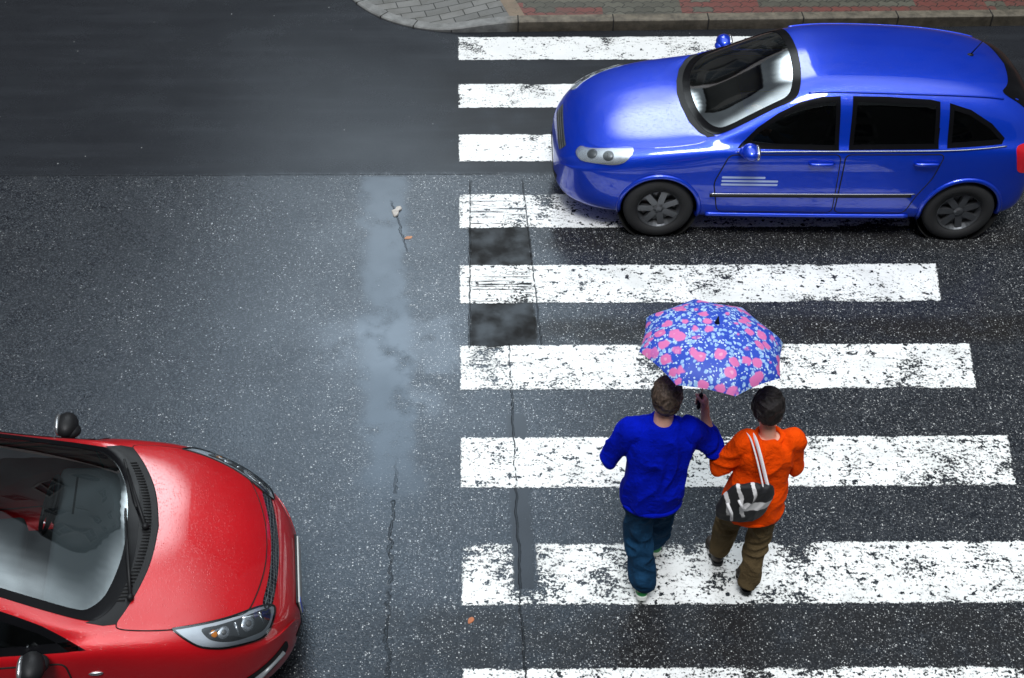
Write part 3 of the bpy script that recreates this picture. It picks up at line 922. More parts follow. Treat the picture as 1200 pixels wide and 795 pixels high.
HL = [(-.672, .692), (-.56, .660), (-.46, .622), (-.36, .572), (-.275, .515), (-.20, .458), (-.142, .42), (-.122, .428), (-.135, .50), (-.165, .57), (-.215, .625), (-.30, .680), (-.39, .722), (-.47, .745), (-.545, .752), (-.615, .730)]
HLI = [(-.515, .672), (-.44, .640), (-.35, .592), (-.265, .535), (-.19, .474), (-.150, .445), (-.148, .50), (-.178, .565), (-.225, .612), (-.30, .662), (-.38, .700), (-.455, .715), (-.495, .705)]
M_lampdark = simple('lamp_inner', (.08, .085, .09), .25)
for sg in (1, -1):
    t = thing('headlight', None, None); t.parent = red
    Q = [(x, y * sg) for x, y in HL]; QI = [(x, y * sg) for x, y in HLI]
    RC.patch('lamp_bezel', M_lampdull, t, 'top', dense(smooth_line(Q, 3, True), .02), .003, .02, .006)
    RC.patch('lamp_bowl', M_lampdark, t, 'top', dense(smooth_line(QI, 3, True), .02), .0045, .02, .003)
    def onlamp(x, y, h=.0): 
        loc, nn = RC.cast('top', x, y * sg); return loc + nn * h, nn
    for (x, y, r) in ((-.40, .665, .034), (-.268, .583, .042)):
        p, nn = onlamp(x, y); rot = nn.to_track_quat('Z', 'Y').to_matrix()
        m = MB(); m.ball(p, (r * 1.2, r, .010), rot, 20, 10); m.build('reflector', M_lampsilver, t, smooth=True, weld=False)
        m = MB(); m.ball(p + nn * .008, (r * .5, r * .45, .008), rot, 14, 8); m.build('bulb_lens', M_lampdark, t, smooth=True, weld=False)
    m = MB()
    for (a, b) in (((-.475, .69), (-.42, .65)), ((-.34, .60), (-.32, .655)), ((-.21, .50), (-.185, .55)), ((-.30, .565), (-.16, .48))):
        p, _ = onlamp(*a, .006); q, _ = onlamp(*b, .006); m.tube([p, q], [.009, .005], 8)
    m.build('lamp_baffle', M_lampsilver, t, smooth=True)
    p, nn = onlamp(-.452, .683, .006); rot = nn.to_track_quat('Z', 'Y').to_matrix()
    m = MB(); m.ball(p, (.02, .024, .006), rot); m.build('indicator_lens', M_amber, t, smooth=True, weld=False)
    RC.patch('lamp_cover', M_lampglass, t, 'top', dense(smooth_line(Q, 3, True), .02), .013, .02, 0)
    m = MB(); P = []
    for q in smooth_line(Q + [Q[0]], 3):
        loc, nn = RC.cast('top', q.x, q.y); P.append(loc + nn * .006)
    m.tube(P, .006, 6, caps=False); m.build('lamp_seal', M_black, t, smooth=True)
    # fog lamp recess in the bumper corner
    FG = rounded([(.50 * sg, .475), (.735 * sg, .435), (.70 * sg, .33), (.49 * sg, .385)], .03)
    fgp = RC.patch('bumper_recess', M_black, red, 'front', dense(FG, .03), .004, .03, .006)
    l0, n0 = RC.cast('front', .54 * sg, .415); l1, n1 = RC.cast('front', .69 * sg, .385)
    m = MB(); m.tube([l0 + n0 * .01, l1 + n1 * .012], [.018, .026], 8, flat=.5); m.build('fog_lamp', simple('fog_lamp_glass', (.16, .17, .18), .25), fgp, smooth=True)
    mirror(red, -1.40, .835 * sg, .985, sg, M_black)
    loc, nn = RC.cast('left' if sg > 0 else 'right', -1.10, .80)
    m = MB(); m.ball(loc + nn * .002, (.042, .010, .014)); m.build('side_indicator', M_chrome, red, smooth=True, weld=False)
    RC.patch('tail_light', M_redlamp, red, 'left' if sg > 0 else 'right', dense(rounded([(-3.72, .98), (-3.93, .99), (-3.93, .72), (-3.76, .76)], .04)), .004, .03, .006)
def hex_material():
    M = Mat('honeycomb_grille'); v = M.pos(True)
    mp = M.node('ShaderNodeMapping'); M.link(v, mp.inputs[0]); mp.inputs['Scale'].default_value = (1.4, .85, 1)
    d = M.voro(mp.outputs[0], 44, 'DISTANCE_TO_EDGE', .15)
    M.set(color=M.mix(d.step(.10, .03), (.004, .004, .005), (.10, .115, .125)), rough=.3); M.bump(d.step(.12, .02), .8, .006)
    return M.m
GR = [(-.186, .447), (-.160, .30), (-.140, .15), (-.134, 0), (-.140, -.15), (-.160, -.30), (-.186, -.447), (-.140, -.43), (-.112, -.28), (-.097, -.13), (-.092, 0), (-.097, .13), (-.112, .28), (-.140, .43)]
RC.patch('grille', hex_material(), red, 'top', dense(smooth_line(GR, 3, True), .02), .003, .02, .006)
RC.patch('lower_intake', M_black, red, 'front', dense(rounded([(-.40, .36), (.40, .36), (.34, .27), (-.34, .27)], .03)), .003, .03, .006)
t = thing('number_plate', None, None, (.016, 0, .455)); t.parent = red; t.rotation_euler = (0, R(-4), 0)
m = MB(); m.box((0, 0, 0), (.010, .52, .112)); m.build('plate_sheet', simple('plate_white', (.42, .43, .42), .4), t, bevel=.002)
m = MB(); m.box((.0062, -.238, 0), (.0025, .04, .104)); m.build('plate_band', simple('plate_blue', (.01, .05, .45), .3), t)
m = MB(); m.box((-.012, 0, 0), (.014, .54, .13)); m.build('plate_holder', M_black, t, bevel=.003)
RC.patch('rear_window', M_blackgloss, red, 'rear', dense(rounded([(-.50, 1.38), (.50, 1.38), (.58, 1.06), (-.58, 1.06)], .06)), .004, .05, .006)
# dashboard with a rolled front edge, and the rear-view mirror
m = MB(); m.box((-1.17, 0, .875), (.50, 1.22, .12), Matrix.Rotation(R(6), 3, 'Y')); m.build('dashboard', M_dash, red, bevel=.04)
m = MB(); m.box((-1.36, .36, .915), (.16, .34, .07)); m.build('instrument_hood', M_black, red, bevel=.02)
m = MB(); m.box((-1.80, .0, 1.325), (.03, .24, .06)); m.tube([(-1.78, 0, 1.34), (-1.73, 0, 1.37)], .01); m.build('cabin_mirror', M_black, red, bevel=.01)

# ------------------------------------------------------------------ the blue hatchback
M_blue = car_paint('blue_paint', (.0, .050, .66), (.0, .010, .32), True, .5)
blue = thing('hatchback_car', 'blue hatchback driving over the far end of the crossing', 'car', (.86, 10.17, 0), R(178.6))
bst = [(-4.00, [(0, .42), (.2, .42), (.40, .42), (.52, .47), (.56, .56), (.57, .65), (.57, .75), (.55, .82), (.52, .87), (.47, .92), (.40, .96), (.25, .98), (0, .98)]),
       (-3.97, ring(.68, .30, .60, .86, 1.10, .60, .46)),
       (-3.86, ring(.765, .23, .60, .91, 1.23, .68, .50)),
       (-3.62, ring(.80, .20, .60, .93, 1.33, .715, .53)),
       (-3.2, ring(.815, .19, .60, .93, 1.395, .735, .555)),
       (-2.7, ring(.82, .19, .60, .92, 1.42, .74, .565)),
       (-2.25, ring(.82, .19, .60, .91, 1.42, .74, .565)),
       (-1.98, ring(.82, .19, .60, .905, 1.385, .735, .56)),
       (-1.72, ring(.82, .19, .60, .90, 1.275, .73, .575)),
       (-1.48, ring(.82, .19, .60, .895, 1.14, .725, .61)),
       (-1.26, ring(.818, .19, .60, .885, 1.015, .72, .64)),
       (-1.08, ring(.815, .19, .59, .865, .955, .71, .64, True)),
       (-.85, ring(.808, .19, .58, .835, .925, .7, .6, True)),
       (-.60, ring(.79, .19, .56, .79, .885, .7, .6, True)),
       (-.38, ring(.745, .19, .54, .735, .825, .7, .6, True)),
       (-.22, ring(.675, .20, .52, .68, .755, .7, .6, True)),
       (-.10, ring(.57, .21, .50, .61, .665, .7, .6, True)),
       (-.02, ring(.42, .23, .46, .53, .56, .7, .6, True)),
       (.01, [(0, .30), (.15, .30), (.24, .31), (.28, .33), (.3, .36), (.3, .38), (.3, .40), (.28, .42), (.26, .44), (.22, .45), (.15, .46), (.08, .46), (0, .46)])]
BC = Car(bst)
BHOOD = [(-1.03, 0), (-1.045, .2), (-1.09, .42), (-1.16, .58), (-1.22, .655), (-1.18, .695), (-1.0, .702), (-.80, .690), (-.60, .655), (-.42, .60), (-.30, .52), (-.225, .38), (-.185, .2), (-.175, 0)]
BWO = [(-1.09, 0), (-1.10, .18), (-1.135, .36), (-1.20, .54), (-1.27, .628), (-1.36, .645), (-1.55, .62), (-1.75, .585), (-1.90, .56), (-1.955, .48), (-1.99, .25), (-2.0, 0)]
BWI = [(-1.15, 0), (-1.16, .17), (-1.19, .34), (-1.25, .49), (-1.32, .575), (-1.40, .592), (-1.56, .572), (-1.74, .545), (-1.85, .52), (-1.895, .44), (-1.925, .25), (-1.935, 0)]
M_glass_blue = car_glass('blue_car_screen', .6, (.7, .78, .76), .05)
bw = [[(-1.46, .905), (-1.53, .965), (-1.62, 1.05), (-1.78, 1.155), (-1.95, 1.24), (-2.12, 1.285), (-2.27, 1.295), (-2.29, .905)],
      [(-2.37, 1.298), (-2.65, 1.296), (-3.00, 1.275), (-3.08, 1.26), (-3.10, .925), (-2.37, .91)],
      [(-3.16, 1.25), (-3.34, 1.20), (-3.52, 1.10), (-3.64, .99), (-3.62, .95), (-3.17, .93)]]
equip(BC, blue, M_blue, dict(glass=M_glass_blue, sideglass=M_sideglass, ws_out=smsym(BWO), ws_in=smsym(BWI), side_windows=bw, axles=(-.87, -3.41), arch=.34, halfw=.82,
      doors=[dict(o=[(-1.40, .86), (-2.31, .875), (-2.33, .30), (-1.36, .30), (-1.30, .60)], handle=(-2.16, .80)),
             dict(o=[(-2.35, .875), (-3.16, .885), (-3.10, .66), (-3.00, .48), (-2.94, .30), (-2.35, .30)], handle=(-3.02, .81))], seat_x=-2.05, seat_z=.36))
BC.patch('hood', M_blue, blue, 'top', smsym(BHOOD, 3), .005, .035, .010)
m = MB(); m.box((-1.42, 0, .80), (.42, 1.15, .12)); m.build('dashboard', M_black, blue, bevel=.04)
M_decal = simple('pale_lettering', (.45, .55, .85), .4)
for sg, pl in ((1, 'left'), (-1, 'right')):
    t = thing('headlight', None, None); t.parent = blue
    Q = [(-.62, .655 * sg), (-.42, .605 * sg), (-.27, .53 * sg), (-.20, .46 * sg), (-.16, .50 * sg), (-.20, .60 * sg), (-.32, .68 * sg), (-.47, .735 * sg), (-.58, .735 * sg)]
    BC.patch('lamp_bezel', M_lampsilver, t, 'top', dense(smooth_line(Q, 3, True), .03), .003, .02, .006)
    for (x, y) in ((-.42, .67), (-.29, .60)):
        loc, nn = BC.cast('top', x, y * sg); rot = nn.to_track_quat('Z', 'Y').to_matrix()
        m = MB(); m.ball(loc, (.05, .045, .014), rot, 18, 8); m.build('reflector', M_lampdark, t, smooth=True, weld=False)
    BC.patch('lamp_cover', M_lampglass, t, 'top', dense(smooth_line(Q, 3, True), .03), .014, .02, 0)
    mirror(blue, -1.55, .80 * sg, .93, sg, M_blue)
    BC.patch('tail_light', M_redlamp, blue, pl, dense(rounded([(-3.74, .93), (-3.92, .95), (-3.92, .66), (-3.80, .70)], .04)), .004, .03, .006)
    # the rubbing strip, sill bead and belt moulding along the side
    BC.ribbon('side_moulding', M_black, blue, pl, [(-1.28, .47), (-1.9, .475), (-2.5, .48), (-2.96, .485)], .026, .008)
    BC.ribbon('side_trim_line', M_chrome, blue, pl, [(-1.28, .495), (-1.9, .50), (-2.5, .505), (-2.99, .51)], .009, .014)
    BC.ribbon('sill_bead', M_blue, blue, pl, [(-1.27, .265), (-2.1, .26), (-2.98, .265)], .045, .004)
    BC.ribbon('belt_moulding', M_chrome, blue, pl, [(-1.46, .882), (-1.9, .892), (-2.6, .905), (-3.2, .915), (-3.66, .935)], .010, .010)
    BC.ribbon('roof_moulding', M_blue, blue, 'top', [(-2.02, .535 * sg), (-2.4, .555 * sg), (-2.9, .555 * sg), (-3.3, .535 * sg), (-3.62, .50 * sg)], .016, .005)
    # rows of pale lettering low on the front door, too blurred to read
    for (zz, x0, x1) in ((.655, -1.36, -1.72), (.620, -1.36, -1.83), (.585, -1.36, -1.83)):
        BC.patch('door_lettering', M_decal, blue, pl, dense(rounded([(x0, zz + .010), (x1, zz + .010), (x1, zz - .010), (x0, zz - .010)], .008, 2), .05), .0055, .05, 0)
BC.patch('rear_window', M_blackgloss, blue, 'rear', dense(rounded([(-.46, 1.27), (.46, 1.27), (.54, 1.0), (-.54, 1.0)], .06)), .004, .05, .006)
BC.patch('grille', hex_material(), blue, 'front', dense(rounded([(-.34, .63), (.34, .63), (.30, .555), (-.30, .555)], .03)), .003, .03, .006)
BC.patch('lower_intake', M_black, blue, 'front', dense(rounded([(-.40, .36), (.40, .36), (.34, .27), (-.34, .27)], .03)), .003, .03, .006)
BC.patch('cowl_panel', M_black, blue, 'top', dense([(-1.034, 0), (-1.05, .2), (-1.095, .42), (-1.165, .58), (-1.225, .655), (-1.29, .66), (-1.20, .535), (-1.135, .36), (-1.10, .18), (-1.09, 0), (-1.10, -.18), (-1.135, -.36), (-1.20, -.535), (-1.29, -.66), (-1.225, -.655), (-1.165, -.58), (-1.095, -.42), (-1.05, -.2)]), .003, .03, .006)
a_, _ = BC.cast('top', -3.45, 0)
m = MB(); m.tube([a_, a_ + Vector((-.10, 0, .18))], [.006, .003], 8); m.ball(a_, (.03, .02, .012)); m.build('roof_aerial', M_black, blue, smooth=True)

# ------------------------------------------------------------------ people
def fuse(mb, voxel, name, mat, parent, smooth=4, fold=0, fscale=6, cut=None, seed=0, stretch=(1, 1, 1)):
    """voxel-union of the solids into one continuous skin"""
    me = bpy.data.meshes.new(name); me.from_pydata([tuple(v) for v in mb.v], [], mb.f); me.update()
    bm = bmesh.new(); bm.from_mesh(me); bmesh.ops.recalc_face_normals(bm, faces=bm.faces); bm.to_mesh(me); bm.free()
    o = bpy.data.objects.new(name, me); COL.objects.link(o)
    r = o.modifiers.new('r', 'REMESH'); r.mode = 'VOXEL'; r.voxel_size = voxel; r.use_smooth_shade = True
    if smooth:
        q = o.modifiers.new('s', 'SMOOTH'); q.factor = .5; q.iterations = smooth
    dg = bpy.context.evaluated_depsgraph_get()
    ev = o.evaluated_get(dg); m2 = bpy.data.meshes.new_from_object(ev, depsgraph=dg)
    o.modifiers.clear(); o.data = m2; bpy.data.meshes.remove(me)
    m2.name = name; m2.materials.clear(); m2.materials.append(mat)
    if fold:
        bm = bmesh.new(); bm.from_mesh(m2); bm.normal_update()
        disp = []
        for v in bm.verts:
            p = Vector((v.co.x * stretch[0], v.co.y * stretch[1], v.co.z * stretch[2])) * fscale + Vector((seed, seed * 2, 0))
            w = noise.noise_vector(p * .5) * .8
            n = 1 - abs(noise.noise(p + w)) * 2.2
            disp.append(v.normal * (max(0, n) * fold - fold * .3))
        for v, d in zip(bm.verts, disp): v.co += d
        bm.to_mesh(m2); bm.free()
    m2.polygons.foreach_set('use_smooth', [True] * len(m2.polygons))
    o.parent = parent
    return o

def limb(mb, pts, rad, n=14):
    for i in range(len(pts) - 1):
        mb.tube([pts[i], pts[i + 1]], [rad[i], rad[i + 1]], n)
    for p, r in zip(pts, rad): mb.ball(p, r, None, n, 8)
def torso(mb, secs, n=24):
    """secs: (centre, half width, half depth)"""
    V = []; F = []
    for c, rx, ry in secs:
        for k in range(n):
            a = 2 * math.pi * k / n; ca, sa = math.cos(a), math.sin(a)
            e = .82
            V.append(Vector(c) + Vector((rx * abs(ca) ** e * (1 if ca > 0 else -1), ry * abs(sa) ** e * (1 if sa > 0 else -1), 0)))
    m = len(secs)
    for i in range(m - 1):
        for k in range(n): F.append((i * n + k, i * n + (k + 1) % n, (i + 1) * n + (k + 1) % n, (i + 1) * n + k))
    F.append(tuple(range(n))[::-1]); F.append(tuple((m - 1) * n + k for k in range(n)))
    mb.add(V, F)

def head(mb, c, s=1.0, tilt=0):
    c = Vector(c)
    def b(o, r): mb.ball(c + Vector(o) * s, Vector(r) * s, None, 20, 14)
    b((0, -.010, .02), (.076, .095, .100)); b((0, .022, -.045), (.058, .070, .075)); b((0, .055, -.085), (.030, .028, .028))
    b((0, .092, -.018), (.013, .020, .024)); b((0, .083, -.062), (.024, .014, .010))
    b((0, .070, .018), (.058, .022, .014))
    for q in (1, -1):
        b((q * .076, -.005, -.015), (.010, .019, .032)); b((q * .038, .068, -.035), (.022, .018, .022))

def fingers_round(mb, shaft, ax, palm_side, s=1.0):
    """four fingers and a thumb closed round a rod; palm_side = unit vector from the rod to the palm"""
    ax = Vector(ax).normalized(); p = Vector(palm_side).normalized(); q = ax.cross(p).normalized()
    S0 = Vector(shaft)
    mb.ball(S0 + p * .032, (.024, .034, .045), None, 14, 10)
    for k, (h, l) in enumerate(((.033, 1.0), (.011, 1.06), (-.011, 1.0), (-.031, .85))):
        c = S0 + ax * h; pts = []
        for a in (10, 55, 100, 150, 200):
            r_ = (.030 if a < 60 else .024) * (1 if a < 150 else .9)
            aa = R(a * l); pts.append(c + (p * math.cos(aa) + q * math.sin(aa)) * r_)
        limb(mb, pts, [.0095, .0095, .009, .0085, .0075], 10)
    pts = [S0 + p * .038 - ax * .020 - q * .010, S0 + p * .022 + ax * .015 - q * .026, S0 - p * .008 + ax * .040 - q * .024, S0 - p * .026 + ax * .050 - q * .010]
    limb(mb, pts, [.013, .011, .010, .008], 10)
def relaxed_hand(mb, wrist, d, side, s=1.0):
    """slightly curled open hand; d = pointing direction, side = thumb side"""
    d = Vector(d).normalized(); sd_ = Vector(side); sd_ = (sd_ - d * sd_.dot(d)).normalized(); dn = d.cross(sd_).normalized()
    w = Vector(wrist)
    rot = Matrix((sd_, d, dn)).transposed()
    mb.ball(w + d * .05, (.038, .052, .017), rot, 16, 10)
    for k, (o, L) in enumerate(((.029, .90), (.010, 1.0), (-.010, .93), (-.028, .75))):
        p = w + d * .088 + sd_ * o; v = d.copy(); pts = [w + d * .05 + sd_ * o * .8, p]
        for j in range(3):
            v = (v + dn * .38).normalized(); p = p + v * (.034, .024, .018)[j] * L; pts.append(p)
        limb(mb, pts, [.010, .0095, .0088, .008, .007], 10)
    pts = [w + d * .02 + sd_ * .022, w + d * .05 + sd_ * .048 + dn * .012, w + d * .080 + sd_ * .056 + dn * .024]
    limb(mb, pts, [.013, .011, .0085], 10)
def foot(mb, ankle, heel, toe, s=1.0, r=0):
    a, h, t = Vector(ankle), Vector(heel), Vector(toe)
    d = (t - h); up = Vector((0, 0, 1)); d.normalize(); side = d.cross(up).normalized(); up = side.cross(d)
    rot = Matrix((side, d, up)).transposed()
    L = (t - h).length
    mb.ball(h + d * .045 + up * .03, (.036 + r, .045 + r, .040 + r), rot)
    mb.ball(h + d * L * .45 + up * .03, (.040 + r, L * .36, .036 + r), rot)
    mb.ball(h + d * L * .72 + up * .022, (.047 + r, L * .28 + r, .026 + r), rot)
    limb(mb, [a, h + d * .06 + up * .045], [.040, .040])
def sole(parent, heel, toe, mat):
    h, t = Vector(heel), Vector(toe); d = (t - h); L = d.length; d.normalize(); side = d.cross(Vector((0, 0, 1))).normalized(); up = side.cross(d)
    rot = Matrix((side, d, up)).transposed(); m = MB()
    O = smooth_line([(-.030, .0), (-.038, .05), (-.036, .13), (-.050, L * .68), (-.042, L * .9), (0, L), (.042, L * .9), (.048, L * .68), (.034, .13), (.038, .05), (.030, 0), (0, -.012)], 4, True)
    n = len(O); V = [h + side * p.x + d * p.y + up * z for z in (-.012, .014) for p in O]
    m.add(V, [tuple(range(n))[::-1], tuple(n + k for k in range(n))] + [(k, (k + 1) % n, n + (k + 1) % n, n + k) for k in range(n)])
    return m.build('sole', mat, parent)

def skin_material(name, c):
    M = Mat(name); v = M.pos(True); n = M.noise(v, 30, 4)
    M.set(color=M.mix(n, tuple(q * .85 for q in c), c), rough=.5)
    M.b.inputs['Subsurface Weight'].default_value = .15; M.b.inputs['Subsurface Radius'].default_value = (.01, .004, .002)
    M.bump(M.noise(v, 120, 3), .15, .002); return M.m
def cloth_material(name, c, knit=420, amt=.35, dark=.55):
    M = Mat(name); v = M.pos(True); n = M.noise(v, 7, 5); f = M.noise(v, knit, 2)
    M.set(color=M.mix((n * .6 + f * .4).step(.25, .8), tuple(q * dark for q in c), c), rough=.92, spec=.08)
    w = M.noise(v, 11, 6, .62, off=(3, 3, 3)); w2 = (w - .5).abs() * 2
    M.bump(f * .12 + w2 * 2.2 + M.noise(v, 4, 3) * 1.5, .75, .010); return M.m
def hair_material(name, a, b):
    M = Mat(name); v = M.pos(True)
    n = M.noise(v, 26, 5, .7, stretch=(3.2, 3.2, .5)); n2 = M.noise(v, 9, 3)
    M.set(color=M.mix((n * .7 + n2 * .3).step(.35, .65), a, b), rough=.55, spec=.3); M.bump(n, .9, .008); return M.m
M_skin = skin_material('skin', (.74, .40, .29))
M_sweater = cloth_material('blue_knit', (.0, .010, .52), 300, .4, .5)
M_jeans = cloth_material('jeans_denim', (.012, .055, .125), 500, .3, .45)
M_orange = cloth_material('orange_jacket', (.92, .075, .001), 350, .3, .78)
M_khaki = cloth_material('brown_trousers', (.135, .095, .048), 500, .3, .55)
M_hair1 = hair_material('brown_hair', (.022, .014, .010), (.12, .085, .065))
M_hair2 = hair_material('black_hair', (.004, .003, .003), (.022, .017, .016))

# --- the man
man = thing('person', 'person in a bright blue sweater and blue jeans raising the umbrella over the crossing', 'person', (1.20, 5.60, 0))
SH = Vector((1.448 - 1.20, 5.825 - 5.60, 1.495))            # where the right hand closes round the umbrella shaft
mb = MB(); head(mb, (.018, .115, 1.665))
limb(mb, [(.018, .095, 1.60), (.01, .065, 1.46)], [.054, .060])
torso(mb, [((0, .03, .84), .15, .10), ((0, .03, .95), .165, .11), ((0, .045, 1.08), .15, .10), ((.005, .06, 1.22), .165, .11), ((.01, .065, 1.36), .18, .11), ((.01, .065, 1.44), .13, .08), ((.01, .065, 1.48), .07, .06)])
Lsh, Rsh = Vector((-.175, .065, 1.405)), Vector((.195, .065, 1.41))
Lel, Rel = Vector((-.275, .085, 1.17)), Vector((.335, .115, 1.235))
Lwr, Rwr = Vector((-.155, .30, 1.09)), SH + Vector((.040, -.045, -.10))
limb(mb, [Lsh, Lel, Lwr], [.058, .045, .030]); limb(mb, [Rsh, Rel, Rwr], [.058, .045, .030])
limb(mb, [Rwr, SH + Vector((.030, -.012, -.02))], [.029, .026])
fingers_round(mb, SH, (.05, .12, 1), (.9, -.45, 0))
relaxed_hand(mb, Lwr, (.75, .6, -.1), (0, .1, 1))
lhip, rhip = Vector((-.085, .025, .90)), Vector((.085, .035, .90))
lkn, rkn = Vector((-.055, .03, .50)), Vector((.115, .24, .49))
lan, ran = Vector((-.015, -.105, .135)), Vector((.125, .31, .095))
limb(mb, [lhip, lkn, lan], [.085, .056, .042]); limb(mb, [rhip, rkn, ran], [.085, .056, .042])
lheel, ltoe = Vector((-.012, -.150, .075)), Vector((-.005, .105, .018)); rheel, rtoe = Vector((.125, .26, .02)), Vector((.14, .51, .018))
foot(mb, lan, lheel, ltoe); foot(mb, ran, rheel, rtoe)
fuse(mb, .0052, 'body', M_skin, man, 2)
mb = MB()
torso(mb, [((-.005, .025, .835), .168, .128), ((-.005, .025, .87), .182, .142), ((-.005, .03, 1.0), .188, .148), ((-.002, .045, 1.13), .185, .145), ((.005, .055, 1.26), .192, .142), ((.01, .062, 1.36), .205, .130), ((.01, .066, 1.43), .165, .105), ((.012, .072, 1.485), .085, .078)])
limb(mb, [Lsh + Vector((.03, 0, .0)), Lsh, Lel, Lwr + Vector((-.02, -.03, .005))], [.080, .076, .061, .045], 18)
limb(mb, [Rsh + Vector((-.03, 0, 0)), Rsh, Rel, Rwr + Vector((.016, -.014, -.085))], [.080, .076, .062, .047], 18)
mb.ball(Rel + Vector((.006, -.012, -.022)), .058); mb.ball(Lel + Vector((-.010, -.004, -.018)), .058)
sw = fuse(mb, .007, 'sweater', M_sweater, man, 6, .026, 7, seed=3, stretch=(1, 1, .6))
m = MB(); m.tube([Rwr + Vector((.014, -.012, -.080)), Rwr + Vector((.009, -.008, -.055))], [.048, .046], 16); m.build('cuff', M_sweater, sw, smooth=True)
m = MB(); P = [Vector((-.005, .025, .845)) + Vector((.176 * math.cos(2 * math.pi * k / 40), .135 * math.sin(2 * math.pi * k / 40), 0)) for k in range(41)]
m.tube(P, .018, 8, caps=False); m.build('hem_band', M_sweater, sw, smooth=True)
m = MB(); m.tube([Vector((.012, .075, 1.488)) + Vector((.070 * math.cos(2 * math.pi * k / 36), .066 * math.sin(2 * math.pi * k / 36), .010 * math.sin(2 * math.pi * k / 36))) for k in range(37)], .013, 8, caps=False); m.build('collar', M_sweater, sw, smooth=True)
mb = MB()
torso(mb, [((0, .03, .78), .155, .115), ((0, .03, .9), .152, .115), ((0, .035, .98), .130, .095)])
limb(mb, [lhip, lkn, lan + Vector((0, .0, .065))], [.090, .084, .078], 18); limb(mb, [rhip, rkn, ran + Vector((0, 0, .05))], [.092, .082, .078], 18)
mb.ball(lan + Vector((0, -.002, .045)), (.076, .078, .035)); mb.ball(ran + Vector((0, 0, .02)), (.076, .078, .04))
fuse(mb, .007, 'jeans', M_jeans, man, 5, .022, 9, seed=9, stretch=(1, 1, .9))
M_green = simple('green_shoe', (.01, .22, .05), .5, bumps=.2); M_white = simple('white_rubber', (.75, .76, .72), .5)
for (a, h, t_) in ((lan, lheel, ltoe), (ran, rheel, rtoe)):
    mb = MB(); foot(mb, a, h, t_, r=.007); sh_ = fuse(mb, .005, 'shoe', M_green, man, 3); sole(sh_, h, t_, M_white)
mb = MB(); c = Vector((.018, .100, 1.680))
mb.ball(c + Vector((0, -.012, .008)), (.090, .107, .108), None, 24, 16); mb.ball(c + Vector((0, -.035, -.04)), (.079, .078, .068)); mb.ball(c + Vector((0, -.03, -.085)), (.056, .055, .038))
hr = fuse(mb, .005, 'hair', M_hair1, man, 3, .010, 26, seed=1)

# --- the woman
woman = thing('person', 'person in an orange jacket and brown trousers carrying a black and white shoulder bag', 'person', (1.87, 5.60, 0))
mb = MB(); head(mb, (-.045, .115, 1.575), .96)
limb(mb, [(-.045, .09, 1.51), (-.020, .060, 1.36)], [.046, .048])
torso(mb, [((-.03, .02, .80), .145, .10), ((-.03, .02, .9), .155, .105), ((-.025, .035, 1.04), .125, .09), ((-.02, .045, 1.18), .14, .10), ((-.015, .05, 1.29), .135, .085), ((-.015, .055, 1.33), .095, .060), ((-.015, .06, 1.37), .062, .048)])
Ls, Rs = Vector((-.165, .05, 1.325)), Vector((.135, .055, 1.325)); Le, Re = Vector((-.275, .07, 1.10)), Vector((.185, .08, 1.09)); Lw, Rw = Vector((-.17, .25, 1.02)), Vector((.12, .30, 1.10))
limb(mb, [Ls, Le, Lw], [.050, .040, .027]); limb(mb, [Rs, Re, Rw], [.050, .040, .027])
relaxed_hand(mb, Lw, (.7, .6, -.2), (0, .1, 1)); relaxed_hand(mb, Rw, (-.5, .8, .1), (-.1, .1, 1))
lh, rh = Vector((-.10, .02, .84)), Vector((.035, .02, .84)); lk, rk = Vector((-.125, .17, .47)), Vector((.040, .02, .47)); la, ra = Vector((-.135, .215, .10)), Vector((.015, -.055, .10))
limb(mb, [lh, lk, la], [.080, .052, .038]); limb(mb, [rh, rk, ra], [.080, .052, .038])
wl = (Vector((-.135, .17, .02)), Vector((-.15, .40, .018))); wr = (Vector((.012, -.085, .045)), Vector((.02, .13, .018)))
foot(mb, la, *wl); foot(mb, ra, *wr)
fuse(mb, .0052, 'body', M_skin, woman, 2)
mb = MB()
torso(mb, [((-.045, .01, .755), .165, .130), ((-.045, .01, .80), .182, .146), ((-.035, .02, .93), .175, .142), ((-.028, .035, 1.06), .158, .130), ((-.022, .045, 1.18), .162, .128), ((-.018, .05, 1.27), .172, .122), ((-.015, .055, 1.335), .150, .098), ((-.015, .060, 1.365), .095, .075)])
limb(mb, [Ls + Vector((.03, 0, 0)), Ls, Le, Lw + Vector((0, -.03, 0))], [.074, .072, .062, .046], 18)
limb(mb, [Rs + Vector((-.03, 0, 0)), Rs, Re, Rw + Vector((0, -.04, 0))], [.074, .072, .062, .046], 18)
NB = [Vector((-.016, .058, 1.372)) + Vector((.078 * math.cos(2 * math.pi * k / 36), .066 * math.sin(2 * math.pi * k / 36), .012 * math.sin(2 * math.pi * k / 36))) for k in range(37)]
jk = fuse(mb, .007, 'jacket', M_orange, woman, 5, .022, 7, seed=5, stretch=(1, 1, .75))
m = MB(); m.tube(NB, .014, 8, caps=False); m.build('collar', M_orange, jk, smooth=True)
m = MB(); m.tube([Vector((-.045, .01, .765)) + Vector((.176 * math.cos(2 * math.pi * k / 40), .140 * math.sin(2 * math.pi * k / 40), 0)) for k in range(41)], .012, 8, caps=False); m.build('hem_band', M_orange, jk, smooth=True)
mb = MB()
torso(mb, [((-.03, .02, .70), .135, .10), ((-.03, .02, .85), .15, .115), ((-.03, .02, .93), .14, .10)])
limb(mb, [lh, lk, la + Vector((0, 0, .05))], [.098, .072, .066], 18); limb(mb, [rh, rk, ra + Vector((0, 0, .04))], [.098, .072, .064], 18)
fuse(mb, .007, 'trousers', M_khaki, woman, 5, .020, 9, seed=12, stretch=(1, 1, .9))
M_shoe = simple('dark_leather', (.03, .022, .018), .45)
